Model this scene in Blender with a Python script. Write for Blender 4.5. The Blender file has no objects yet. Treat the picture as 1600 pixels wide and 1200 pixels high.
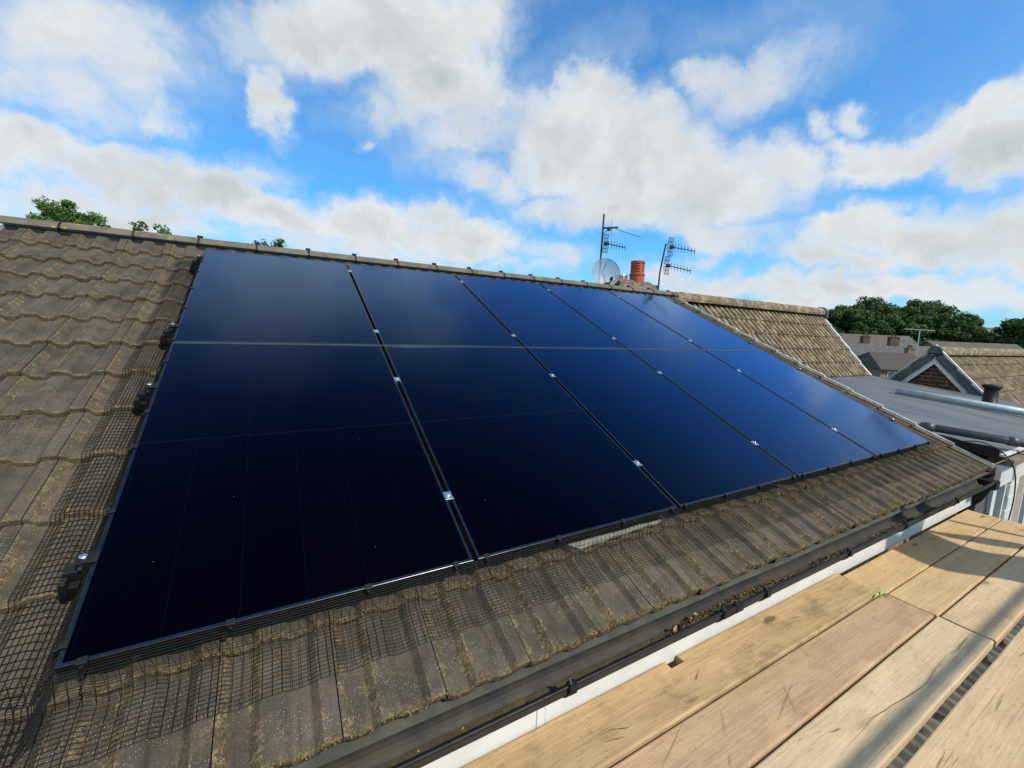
import bpy, math, random
from mathutils import Vector, Matrix, noise
S = bpy.context.scene
COL = S.collection
rad = math.radians

# ------------------------------------------------------------------ camera
cam_d = bpy.data.cameras.new("camera"); cam = bpy.data.objects.new("camera", cam_d); COL.objects.link(cam)
cam_d.sensor_width = 36; cam_d.lens = 14.665; cam_d.clip_start = 0.02; cam_d.clip_end = 9000
Rc = Matrix(((0.870789, 0.030502, -0.490711), (-0.490128, 0.132524, -0.861517), (0.038753, 0.990710, 0.130350)))
M = Rc.to_4x4(); M.translation = Vector((0.50237, -1.35281, 6.37878)); cam.matrix_world = M
S.camera = cam
S.render.resolution_x = 1024; S.render.resolution_y = 768

# ------------------------------------------------------------------ exposure
S.view_settings.view_transform = 'Standard'; S.view_settings.look = 'None'
S.view_settings.exposure = 0.0; S.view_settings.gamma = 1.0

# ------------------------------------------------------------------ sun
SUN = Vector((0.42, -1.0, 1.10)).normalized()
sd = bpy.data.lights.new("sun", 'SUN'); so = bpy.data.objects.new("sun", sd); COL.objects.link(so)
sd.energy = 4.5; sd.angle = rad(1.0); sd.color = (1.0, 0.92, 0.79)
so.rotation_euler = SUN.to_track_quat('Z', 'Y').to_euler(); so.location = (0, -3, 12)

# ------------------------------------------------------------------ node helper
class NT:
    def __init__(s, nt): s.nt = nt; s.N = nt.nodes; s.L = nt.links
    def new(s, t, **k):
        n = s.N.new(t)
        for a, b in k.items(): setattr(n, a, b)
        return n
    def put(s, sock, v):
        if isinstance(v, bpy.types.NodeSocket): s.L.new(v, sock)
        elif v is not None:
            if hasattr(sock.default_value, '__len__') and not hasattr(v, '__len__'): v = (v,) * len(sock.default_value)
            if hasattr(v, '__len__') and len(sock.default_value) == 4 and len(v) == 3: v = tuple(v) + (1,)
            sock.default_value = v
    def m(s, op, a, b=None, c=None, clamp=False):
        n = s.new('ShaderNodeMath', operation=op); n.use_clamp = clamp
        s.put(n.inputs[0], a)
        if b is not None: s.put(n.inputs[1], b)
        if c is not None: s.put(n.inputs[2], c)
        return n.outputs[0]
    def v(s, op, a, b=None):
        n = s.new('ShaderNodeVectorMath', operation=op); s.put(n.inputs[0], a)
        if b is not None:
            s.put(n.inputs[3] if op == 'SCALE' else n.inputs[1], b)
        return n.outputs['Value'] if op in ('DOT_PRODUCT', 'LENGTH') else n.outputs[0]
    def mix(s, f, a, b, mode='MIX'):
        n = s.new('ShaderNodeMix', data_type='RGBA', blend_type=mode)
        s.put(n.inputs[0], f); s.put(n.inputs[6], a); s.put(n.inputs[7], b); return n.outputs[2]
    def step(s, x, lo, hi, a=0., b=1.):
        n = s.new('ShaderNodeMapRange', interpolation_type='SMOOTHSTEP')
        s.put(n.inputs[0], x); s.put(n.inputs[1], lo); s.put(n.inputs[2], hi); s.put(n.inputs[3], a); s.put(n.inputs[4], b)
        return n.outputs[0]
    def noise(s, vec, scale=5., detail=4., rough=.55, dist=0., out=0):
        n = s.new('ShaderNodeTexNoise'); s.put(n.inputs['Vector'], vec); n.inputs['Scale'].default_value = scale
        n.inputs['Detail'].default_value = detail; n.inputs['Roughness'].default_value = rough; n.inputs['Distortion'].default_value = dist
        return n.outputs[out]
    def vor(s, vec, scale=5., feature='F1', out=0, rnd=1.):
        n = s.new('ShaderNodeTexVoronoi', feature=feature); s.put(n.inputs['Vector'], vec); n.inputs['Scale'].default_value = scale
        n.inputs['Randomness'].default_value = rnd
        return n.outputs[out]
    def mapv(s, vec, scale=(1, 1, 1), loc=(0, 0, 0), rot=(0, 0, 0)):
        n = s.new('ShaderNodeMapping'); s.put(n.inputs[0], vec); n.inputs[3].default_value = scale
        n.inputs[1].default_value = loc; n.inputs[2].default_value = rot; return n.outputs[0]
    def xyz(s, vec):
        n = s.new('ShaderNodeSeparateXYZ'); s.put(n.inputs[0], vec); return n.outputs
    def comb(s, x, y, z):
        n = s.new('ShaderNodeCombineXYZ'); s.put(n.inputs[0], x); s.put(n.inputs[1], y); s.put(n.inputs[2], z); return n.outputs[0]
    def bump(s, h, strength=.5, dist=.01):
        n = s.new('ShaderNodeBump'); s.put(n.inputs['Height'], h); n.inputs['Strength'].default_value = strength
        n.inputs['Distance'].default_value = dist; return n.outputs[0]
    def attr(s, name, out='Fac'):
        n = s.new('ShaderNodeAttribute', attribute_name=name); return n.outputs[out]

# ------------------------------------------------------------------ sky: Nishita plus procedural clouds by direction
# azimuth, elevation (degrees), 2x2 shape matrix in the (east, up) tangent plane, weight
SKY=[(13.98,31.31,4.56,-0.76,0.64,-9.96,1.5),(20.17,27.73,6.31,-1.19,-0.38,-10.76,1.2),(5.5,29.22,7.78,-3.09,-0.76,-11.62,1.15),
(21.87,23.63,6.81,1.59,3.84,-15.91,0.75),(15.54,23.61,8.96,0.06,2.75,-20.34,0.7),(24.73,33.48,12.39,0.46,0.97,-12.58,1.1),
(0.17,22.64,28.72,14.25,10.97,-15.53,0.75),(-3.16,26.99,19.67,-10.47,-5.94,-24.75,0.45),(-15.96,23.38,9.36,-1.93,3.43,-14.32,1.0),
(-11.46,22.86,9.48,-3.87,-1.83,-11.74,0.85),(-14.74,18.83,13.42,-6.1,-6.14,-16.22,0.8),(-9.37,19.02,20.55,-1.19,7.38,-23.92,0.75),
(-17.38,19.73,14.9,-1.15,8.71,-21.13,0.5),(-17.92,12.87,8.26,-1.99,-0.98,-19.54,1.35),(-12.59,12.7,8.61,-1.45,1.43,-20.03,1.3),
(-5.48,13.7,9.28,0.44,6.1,-18.58,1.2),(-1.3,16.09,16.41,-1.92,3.49,-30.34,0.8),(-18.16,9.73,9.01,-1.31,3.34,-35.82,1.0),
(-14.62,8.58,7.36,-1.23,0.37,-39.33,0.9),(0.43,12.19,6.05,-1.15,-0.65,-21.88,1.2),(10.95,11.79,4.49,-0.65,-0.64,-20.14,1.3),
(22.17,11.59,5.36,-0.66,-1.59,-22.79,1.2),(17.21,13.89,9.13,0.1,2.78,-30.77,0.9),(-9.92,9.46,7.17,-0.89,2.83,-37.19,0.9),
(9.42,9.02,3.03,-0.44,-1.55,-34.06,0.75),(29.04,8.59,27.1,-1.4,-3.5,-78.29,0.5),(38.76,26.53,9.36,-3.43,-5.16,-15.25,1.2),
(36.72,21.52,5.75,-0.79,-1.55,-9.37,1.4),(45.41,21.21,4.74,-2.09,-4.34,-9.08,1.4),(53.05,17.34,5.5,-0.97,-3.96,-11.34,1.4),
(59.52,17.93,10.62,-0.64,-5.88,-18.59,1.1),(45.11,15.76,5.14,-0.07,-2.15,-17.78,1.2),(54.95,12.08,7.74,-0.29,-5.17,-25.48,1.0),
(35.48,15.16,8.95,0.5,0.25,-25.53,0.9),(31.66,24.12,12.78,0.65,0.21,-11.11,0.7),(51.91,27.95,16.08,7.71,4.82,-27.69,0.85),
(56.66,26.41,9.23,5.6,5.96,-17.89,0.7),(60.02,28.32,10.55,5.71,4.89,-22.27,0.45),(54.12,31.4,5.48,1.66,-1.46,-28.87,0.25),
(62.64,21.25,35.15,20.9,10.71,-23.59,0.8),(66.07,21.66,30.97,8.39,-1.46,-41.67,0.7),(75.33,20.1,10.4,4.46,7.87,-25.98,1.1),
(71.94,18.28,10.73,5.08,9.78,-24.34,1.1),(67.9,17.22,11.04,4.8,9.13,-29.81,0.9),(76.52,16.94,14.03,3.53,-0.34,-18.23,1.35),
(65.67,18.74,19.66,5.24,0.42,-44.48,0.7),(67.08,11.44,10.36,2.37,1.41,-21.37,1.2),(72.53,10.26,9.4,0.4,-4.99,-20.01,1.3),
(77.55,9.12,13.25,1.68,-2.14,-17.86,1.2),(65.75,9.02,9.6,-0.05,-7.37,-31.73,1.0),(72.76,11.94,11.44,2.15,-1.14,-40.0,0.7),
(54.82,6.26,5.23,0.15,-2.68,-31.89,0.85),(66.16,5.37,5.36,0.37,-2.29,-26.81,0.95),(75.76,4.8,7.23,0.63,-3.09,-29.25,1.0),
(53.09,9.65,19.49,8.45,18.28,-50.43,0.4),(34.08,10.12,11.46,-0.46,-2.38,-39.89,0.5),(31.63,8.03,16.93,0.77,2.31,-70.12,0.4),
(60.12,6.55,5.19,0.53,-0.92,-40.17,0.7),(10.25,19.51,37.43,-0.27,15.03,-97.29,0.42),(23.62,19.43,9.49,-5.6,-11.36,-25.81,0.55),
(27.82,17.89,18.03,0.7,1.29,-28.42,0.6),(-7.49,6.37,2.52,-0.45,-2.4,-38.97,0.9)]

SKY = [(*q[:6], q[6] * (1.15 if i < 3 else 1)) for i, q in enumerate(SKY)]
SKY += [(2, 47, 4.6, 0, 0, 5.5, .85), (18, 45, 5, 0, 0, 6, .6), (120, 35, 2.2, 0, 0, 3, 1.1), (-85, 35, 1.5, 0, 0, 2.2, 1.1), (200, 50, 1.5, 0, 0, 1.9, 1.2), (90, 18, 8, 0, 0, 9, .5)]  # clouds out of view; the wide ones are added to whiten the ambient light
W = bpy.data.worlds.new("World"); S.world = W; W.use_nodes = True
w = NT(W.node_tree); w.N.clear()
sky = w.new('ShaderNodeTexSky', sky_type='NISHITA'); sky.sun_disc = False
sky.sun_elevation = math.asin(SUN.z); sky.sun_rotation = math.atan2(SUN.x, SUN.y)
sky.altitude = 100; sky.air_density = 1.0; sky.dust_density = 0.6; sky.ozone_density = 2.0
g = w.new('ShaderNodeTexCoord').outputs['Generated']
d = w.v('NORMALIZE', g)
n1 = w.noise(d, 5.5, 6, .62, 0, 1); n1 = w.v('SUBTRACT', n1, (.5, .5, .5))
n2 = w.noise(d, 22, 5, .6, 0, 1); n2 = w.v('SUBTRACT', n2, (.5, .5, .5))
dw = w.v('ADD', d, w.v('ADD', w.v('SCALE', n1, .15), w.v('SCALE', n2, .045)))
acc = None
for az, el, a, b, c, e, wt in SKY:
    az = rad(az); el = rad(el)
    Dv = Vector((math.sin(az) * math.cos(el), math.cos(az) * math.cos(el), math.sin(el)))
    E = Vector((math.cos(az), -math.sin(az), 0)); U = E.cross(Dv)
    if U.z < 0: U = -U
    q = w.comb(w.v('DOT_PRODUCT', dw, tuple(E * a + U * b)), w.v('DOT_PRODUCT', dw, tuple(E * c + U * e)), 0.)
    r2 = w.v('DOT_PRODUCT', q, q)
    f = w.m('MULTIPLY_ADD', r2, -wt, wt)
    acc = f if acc is None else w.m('SMOOTH_MAX', acc, f, .2)
x, y, z = w.xyz(d)
acc = w.m('MAXIMUM', acc, -1.2)
for az, el, k in ((52, 41, 3.6), (70, 30, 5.5), (35, 62, 2.2)):      # clear sky there
    cv = (math.sin(rad(az)) * math.cos(rad(el)), math.cos(rad(az)) * math.cos(rad(el)), math.sin(rad(el)))
    dd = w.v('LENGTH', w.v('SUBTRACT', dw, cv))
    acc = w.m('SUBTRACT', acc, w.m('MULTIPLY', w.m('MAXIMUM', w.m('MULTIPLY_ADD', dd, -k, 1.), 0.), 1.3))
flat = w.comb(w.m('DIVIDE', x, w.m('ADD', w.m('MAXIMUM', z, 0.), .12)), w.m('DIVIDE', y, w.m('ADD', w.m('MAXIMUM', z, 0.), .12)), 0.)
fb = w.noise(flat, 1.6, 7, .55)
fb2 = w.noise(dw, 7., 8, .58)
dens = w.m('ADD', acc, w.m('MULTIPLY', w.m('SUBTRACT', fb, .5), 1.3))
dens = w.m('ADD', dens, w.m('MULTIPLY', w.m('SUBTRACT', fb2, .5), 2.3))
cover = w.step(dens, -.22, 1.2)
thick = w.step(dens, .5, 1.7)
gn = w.noise(dw, 5, 5, .55)
fbs = w.noise(dw, 5.5, 5, .5); up = w.noise(w.v('ADD', dw, (.004, -.012, .035)), 5.5, 5, .5); lit = w.m('SUBTRACT', fbs, up)
gn2 = w.noise(w.v('ADD', dw, (.004, -.012, .030)), 5, 5, .55); lit2 = w.m('SUBTRACT', gn, gn2)
shade = w.m('ADD', w.m('MULTIPLY', thick, .55), w.m('MULTIPLY', lit, -1.8)); shade = w.m('ADD', shade, w.m('MULTIPLY', lit2, -2.2))
shade = w.m('ADD', shade, w.m('MULTIPLY', w.m('SUBTRACT', gn, .5), .8))
grey = w.m('ADD', shade, .08, clamp=True)
ccol = w.mix(grey, (8.3, 8.4, 8.3), (5.3, 5.75, 5.95))
base = w.mix(1., sky.outputs[0], (.46, 1.50, 2.18), 'MULTIPLY')
hz = w.step(z, 0., .22, .55, 0.)
base = w.mix(hz, base, (3.4, 6.0, 8.0))
veil = w.m('MULTIPLY', w.noise(dw, 2.2, 7, .62), .62)
base = w.mix(w.m('SUBTRACT', veil, .20, clamp=True), base, (5.6, 6.9, 8.0))
base = w.mix(w.step(dens, -1.2, 1.0, 0., .55), base, (6.0, 7.4, 8.4))
colr = w.mix(w.m('MULTIPLY', cover, .96), base, ccol)
bg = w.new('ShaderNodeBackground'); w.L.new(colr, bg.inputs[0]); bg.inputs[1].default_value = 0.1
wo = w.new('ShaderNodeOutputWorld'); w.L.new(bg.outputs[0], wo.inputs[0])
W.cycles.sampling_method = 'MANUAL'; W.cycles.sample_map_resolution = 512

# ------------------------------------------------------------------ mesh helpers
class MB:
    def __init__(s): s.v = []; s.f = []; s.uv = []; s.r = []
    def face(s, pts, uv=None, r=0.):
        i = len(s.v); s.v += [tuple(p) for p in pts]; s.f.append(tuple(range(i, i + len(pts))))
        s.uv.append(uv or [(0, 0)] * len(pts)); s.r.append(r)
    def raw(s, V, F, r=0.):
        i = len(s.v); s.v += [tuple(p) for p in V]
        for f in F: s.f.append(tuple(i + k for k in f)); s.uv.append([(0, 0)] * len(f)); s.r.append(r)
    def box(s, a, b, r=0., X=None):
        x0, y0, z0 = a; x1, y1, z1 = b
        V = [Vector(p) for p in ((x0, y0, z0), (x1, y0, z0), (x1, y1, z0), (x0, y1, z0), (x0, y0, z1), (x1, y0, z1), (x1, y1, z1), (x0, y1, z1))]
        if X is not None: V = [X @ p for p in V]
        s.raw(V, [(0, 3, 2, 1), (4, 5, 6, 7), (0, 1, 5, 4), (1, 2, 6, 5), (2, 3, 7, 6), (3, 0, 4, 7)], r)
    def tube(s, pts, rr, n=8, caps=True, r=0.):
        pts = [Vector(p) for p in pts]; R = rr if hasattr(rr, '__len__') else [rr] * len(pts)
        V = []; F = []; up = None
        for i, p in enumerate(pts):
            t = (pts[min(i + 1, len(pts) - 1)] - pts[max(i - 1, 0)]).normalized()
            if up is None:
                up = Vector((0, 0, 1)) if abs(t.z) < .9 else Vector((1, 0, 0))
            a = t.cross(up).normalized(); b = a.cross(t).normalized(); up = b
            for k in range(n):
                an = 2 * math.pi * k / n
                V.append(p + a * math.cos(an) * R[i] + b * math.sin(an) * R[i])
        for i in range(len(pts) - 1):
            for k in range(n):
                F.append((i * n + k, i * n + (k + 1) % n, (i + 1) * n + (k + 1) % n, (i + 1) * n + k))
        if caps:
            F.append(tuple(range(n))[::-1]); F.append(tuple((len(pts) - 1) * n + k for k in range(n)))
        s.raw(V, F, r)
    def lathe(s, c, prof, n=20, axis=Vector((0, 0, 1)), r=0.):
        q = axis.to_track_quat('Z', 'Y').to_matrix(); c = Vector(c); V = []; F = []
        for (h, R) in prof:
            for k in range(n):
                an = 2 * math.pi * k / n; V.append(c + q @ Vector((R * math.cos(an), R * math.sin(an), h)))
        for i in range(len(prof) - 1):
            for k in range(n): F.append((i * n + k, i * n + (k + 1) % n, (i + 1) * n + (k + 1) % n, (i + 1) * n + k))
        s.raw(V, F, r)
    def prism(s, prof, x0, x1, r=0., close=True, caps=True):   # profile in (y, z), swept along x
        n = len(prof); V = [(x0, p[0], p[1]) for p in prof] + [(x1, p[0], p[1]) for p in prof]
        F = [(k, (k + 1) % n, n + (k + 1) % n, n + k) for k in range(n if close else n - 1)]
        if caps and close: F += [tuple(range(n))[::-1], tuple(range(n, 2 * n))]
        s.raw(V, F, r)
    def build(s, name, mat, parent=None, smooth=False, bevel=0., X=None, recalc=False):
        me = bpy.data.meshes.new(name); V = s.v
        if X is not None: V = [tuple(X @ Vector(p)) for p in V]
        L = Vector(parent['_o']) if parent is not None and '_o' in parent else Vector((0, 0, 0))
        if L.length > 0: V = [(p[0] - L.x, p[1] - L.y, p[2] - L.z) for p in V]
        me.from_pydata(V, [], s.f)
        uv = me.uv_layers.new(name='UVMap'); k = 0
        flatuv = [c for f in s.uv for p in f for c in p]; uv.data.foreach_set('uv', flatuv)
        at = me.attributes.new('rnd', 'FLOAT', 'FACE'); at.data.foreach_set('value', s.r)
        if smooth: me.polygons.foreach_set('use_smooth', [True] * len(me.polygons))
        if recalc:
            import bmesh
            bm = bmesh.new(); bm.from_mesh(me); bmesh.ops.remove_doubles(bm, verts=bm.verts, dist=1e-5); bmesh.ops.recalc_face_normals(bm, faces=bm.faces); bm.to_mesh(me); bm.free()
        me.materials.append(mat); o = bpy.data.objects.new(name, me); COL.objects.link(o)
        if parent is not None: o.parent = parent
        if bevel:
            b = o.modifiers.new('bevel', 'BEVEL'); b.width = bevel; b.segments = 2; b.limit_method = 'ANGLE'
        return o

def thing(name, label, cat, loc=(0, 0, 0), group=None, kind=None):
    o = bpy.data.objects.new(name, None); COL.objects.link(o); o.location = loc; o.empty_display_size = .1
    o['_o'] = tuple(float(c) for c in loc); o['label'] = label; o['category'] = cat
    if group: o['group'] = group
    if kind: o['kind'] = kind
    return o
def tag(o, label=None, cat=None, group=None, kind=None):
    if label: o['label'] = label
    if cat: o['category'] = cat
    if group: o['group'] = group
    if kind: o['kind'] = kind
    return o
def dup(root, loc=None, label=None):
    c = root.copy(); COL.objects.link(c)
    if loc is not None: c.location = loc
    if label: c['label'] = label
    for ch in list(root.children):
        k = ch.copy(); COL.objects.link(k); k.parent = c; k.matrix_parent_inverse = ch.matrix_parent_inverse.copy()
        for g2 in list(ch.children):
            h = g2.copy(); COL.objects.link(h); h.parent = k
    return c

# ------------------------------------------------------------------ materials
def mat(name):
    m = bpy.data.materials.new(name); m.use_nodes = True; t = NT(m.node_tree)
    p = t.N['Principled BSDF']; return m, t, p
def obc(t): return t.new('ShaderNodeTexCoord').outputs['Object']
def simple(name, a, b=None, rough=.6, metal=0., scale=8., bump=.0, spec=.5, bscale=60., bdist=.003):
    m, t, p = mat(name); c = obc(t)
    b = b or tuple(x * .7 for x in a)
    f = t.step(t.noise(c, scale, 6, .62), .35, .65)
    t.put(p.inputs['Base Color'], t.mix(f, a, b))
    t.put(p.inputs['Roughness'], t.m('ADD', t.m('MULTIPLY', t.noise(c, scale * 3, 3), .25), rough - .12))
    p.inputs['Metallic'].default_value = metal; p.inputs['Specular IOR Level'].default_value = spec
    if bump: t.put(p.inputs['Normal'], t.bump(t.noise(c, bscale, 5, .6), bump, bdist))
    return m

def tile_mat(name, dark, light, moss1, moss2, mossy=.5, lichen=.0, spot=(.5, .47, .36), groove_shade=0.):
    m, t, p = mat(name); c = obc(t)
    uvn = t.new('ShaderNodeUVMap').outputs[0]; u, v, _ = t.xyz(uvn); r = t.attr('rnd')
    n1 = t.noise(c, 9, 6, .6); n2 = t.noise(c, 55, 5, .65); n3 = t.noise(c, 260, 3, .6)
    col = t.mix(t.step(n1, .35, .68), dark, light)
    col = t.mix(t.m('MULTIPLY', r, .45), col, tuple(x * .62 for x in dark))
    col = t.mix(t.m('MULTIPLY', t.step(n3, .45, .7), .35), col, tuple(x * 1.7 for x in light))
    col = t.mix(t.step(t.noise(t.mapv(c, (30, 3, 3)), 1., 4, .6), .5, .8), col, tuple(x * .72 for x in dark))
    # growth beside the seam and at the foot of the second roll, along the lower edge, and in patches
    uw = t.m('ADD', u, t.m('MULTIPLY', t.m('SUBTRACT', n2, .5), .1))
    band = lambda a, b, w_: t.m('MULTIPLY', t.step(uw, a - w_, a), t.step(uw, b, b + w_, 1., 0.))
    bs = t.m('MAXIMUM', band(.025, .10, .03), t.m('MULTIPLY', band(.27, .35, .04), .9))
    bs = t.m('MAXIMUM', bs, t.m('MULTIPLY', t.m('MAXIMUM', band(.345, .358, .01), band(.845, .858, .01)), .9))
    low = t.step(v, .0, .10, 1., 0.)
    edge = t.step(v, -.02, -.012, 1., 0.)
    patch = t.m('MULTIPLY', t.step(t.noise(c, 5.0, 5, .65), .55, .72), .7)
    grain = t.step(t.noise(c, 120, 4, .7), .40, .58)
    cov = t.step(t.noise(c, 14, 4, .6), .36, .6)
    k = t.m('MAXIMUM', t.m('MULTIPLY', bs, cov), t.m('MULTIPLY', low, .75))
    k = t.m('MAXIMUM', k, t.m('MULTIPLY', patch, .8))
    k = t.m('MULTIPLY', t.m('MULTIPLY', k, grain), mossy * 1.7, clamp=True)
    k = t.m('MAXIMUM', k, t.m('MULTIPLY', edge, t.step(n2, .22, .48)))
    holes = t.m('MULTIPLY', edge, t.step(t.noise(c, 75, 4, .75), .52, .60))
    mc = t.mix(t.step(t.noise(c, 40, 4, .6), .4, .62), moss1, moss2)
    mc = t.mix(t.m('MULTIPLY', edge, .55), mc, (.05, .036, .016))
    if groove_shade:
        gv = t.m('MAXIMUM', band(.125, .265, .02), band(.625, .765, .02)); col = t.mix(t.m('MULTIPLY', gv, groove_shade), col, tuple(x * .3 for x in dark))  # pans darkened in colour to give the shaded stripes between the rolls
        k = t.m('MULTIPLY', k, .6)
    col = t.mix(k, col, mc)
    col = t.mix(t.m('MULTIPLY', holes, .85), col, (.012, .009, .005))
    sp = t.step(t.vor(c, 170.), .10, .19, 1., 0.)
    col = t.mix(t.m('MULTIPLY', sp, t.step(t.noise(c, 7, 2), .45, .6)), col, spot)
    if lichen:
        l = t.step(t.noise(c, 7, 5, .6), .52 - lichen * .12, .62)
        col = t.mix(t.m('MULTIPLY', l, .8), col, spot)
    t.put(p.inputs['Base Color'], col); p.inputs['Roughness'].default_value = .88; p.inputs['Specular IOR Level'].default_value = .25
    h = t.m('ADD', t.m('MULTIPLY', n3, .3), t.m('MULTIPLY', k, .7)); h = t.m('ADD', h, t.m('MULTIPLY', n2, .3))
    t.put(p.inputs['Normal'], t.bump(h, .55, .004)); return m

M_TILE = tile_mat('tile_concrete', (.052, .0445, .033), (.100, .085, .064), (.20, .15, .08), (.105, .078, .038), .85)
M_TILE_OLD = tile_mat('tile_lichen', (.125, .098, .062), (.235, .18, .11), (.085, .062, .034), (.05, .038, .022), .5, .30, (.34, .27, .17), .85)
M_RIDGE = simple('ridge_concrete', (.155, .135, .105), (.105, .092, .072), .9, scale=7, bump=.5, spec=.2, bscale=180)
def lichen_ridge():
    m, t, p = mat('ridge_lichen'); c = obc(t)
    col = t.mix(t.step(t.noise(c, 9, 5, .6), .35, .65), (.150, .128, .098), (.095, .083, .064))
    xx = t.xyz(c)[0]
    l = t.m('MULTIPLY', t.step(t.noise(c, 16, 6, .7), .60, .66), t.step(xx, -3.6, -1.9, 1., .0))
    col = t.mix(l, col, (.42, .31, .07)); g2 = t.m('MULTIPLY', t.step(t.noise(c, 6, 5, .7), .45, .6), t.step(xx, -3.9, -2.6, .8, 0.))
    col = t.mix(t.m('MULTIPLY', g2, .6), col, (.12, .12, .055))
    t.put(p.inputs['Base Color'], col); p.inputs['Roughness'].default_value = .9
    t.put(p.inputs['Normal'], t.bump(t.noise(c, 160, 4, .6), .5, .004)); return m
M_RIDGE = lichen_ridge()
M_BLACK = simple('black_plastic', (.007, .0075, .008), (.012, .0125, .013), .5, scale=20, spec=.3)
M_WIRE = simple('black_coated_wire', (.004, .004, .004), (.008, .0075, .007), .6, scale=30, spec=.2)
M_ALU = simple('raw_aluminium', (.75, .76, .78), (.6, .61, .63), .3, 1., scale=40)
M_FRAME = simple('anodised_frame', (.085, .096, .108), (.065, .073, .085), .24, 1., scale=25)
M_WHITE = simple('white_upvc', (.66, .665, .64), (.60, .605, .575), .35, scale=5)
M_WHITE_OLD = simple('weathered_white_trim', (.62, .64, .64), (.42, .44, .44), .6, scale=14)
M_DIRTY = simple('dirty_felt', (.026, .027, .021), (.046, .046, .034), .75, scale=10, bump=.4, bscale=25, bdist=.004)
M_GREYPIPE = simple('grey_pvc_pipe', (.40, .49, .53), (.32, .39, .43), .4, scale=9)
M_DARKPIPE = simple('dark_grey_pipe', (.045, .050, .056), (.075, .08, .085), .45, scale=12)
M_GALV = simple('galvanised_steel', (.5, .51, .52), (.32, .33, .34), .38, .9, scale=18)
M_ROPE = simple('cable_black', (.012, .012, .012), None, .5)
M_BARK = simple('bark', (.10, .075, .05), (.05, .038, .027), .95, scale=3, bump=.6, bscale=12, bdist=.05)
M_DISH = simple('dish_grey', (.24, .30, .32), (.19, .24, .26), .5, scale=5)
M_DISH.node_tree.nodes['Principled BSDF'].inputs['Alpha'].default_value = .72
M_TERRA = simple('terracotta', (.44, .10, .036), (.32, .07, .03), .7, scale=12, bump=.2)
M_STONE = simple('old_mortar', (.20, .17, .13), (.06, .05, .04), .95, scale=9, bump=.8, bscale=30, bdist=.02)
M_VERGE = simple('slate_blue_verge', (.055, .07, .085), (.085, .10, .115), .6, scale=10)
M_TAN = simple('tan_render', (.33, .28, .22), (.26, .22, .17), .9, scale=6, bump=.3)

def panel_glass():
    m, t, p = mat('solar_glass'); c = obc(t); x, y, z = t.xyz(c)
    # cell gaps: six columns, twelve rows split in two blocks, almost black on black
    def gap(v_, off, pitch, wd):
        q = t.m('FRACT', t.m('DIVIDE', t.m('SUBTRACT', v_, off), pitch)); q = t.m('ABSOLUTE', t.m('SUBTRACT', q, .5))
        return t.step(q, .5 - wd / pitch, .5 - wd / pitch * .3)
    gx = gap(x, .021, .182, .0018); gy = t.step(t.m('ABSOLUTE', t.m('SUBTRACT', y, .881)), .003, .006, 1., 0.)
    gaps = t.m('MAXIMUM', t.m('MULTIPLY', gx, .55), gy)
    cell = t.mix(t.noise(c, 1.5, 2), (.0003, .0004, .0016), (.0005, .0008, .0030))
    col = t.mix(gaps, cell, (.0024, .0035, .010))
    dust = t.step(t.vor(c, 34.), .022, .040, 1., 0.); dsel = t.step(t.noise(c, 11, 3), .60, .66)
    col = t.mix(t.m('MULTIPLY', dust, dsel), col, (.30, .30, .28))
    film = t.step(t.noise(t.mapv(c, (1, .35, 1)), 2.2, 5, .6), .45, .9)
    col = t.mix(t.m('MULTIPLY', film, .003), col, (.3, .3, .32))
    p.inputs['Specular IOR Level'].default_value = 0.; p.inputs['Roughness'].default_value = .9; t.put(p.inputs['Base Color'], col)
    gl = t.new('ShaderNodeBsdfGlossy'); gl.inputs[0].default_value = (.42, .62, 1.0, 1)
    t.put(gl.inputs['Roughness'], .10)
    lw = t.new('ShaderNodeLayerWeight'); lw.inputs[0].default_value = .5
    f = t.m('MULTIPLY', t.m('POWER', lw.outputs['Facing'], 5.0), 2.0, clamp=True); f = t.m('ADD', f, .0008)
    mx = t.new('ShaderNodeMixShader'); t.L.new(f, mx.inputs[0]); t.L.new(p.outputs[0], mx.inputs[1]); t.L.new(gl.outputs[0], mx.inputs[2])
    t.L.new(mx.outputs[0], t.N['Material Output'].inputs[0]); return m
M_GLASS = panel_glass()

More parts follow.
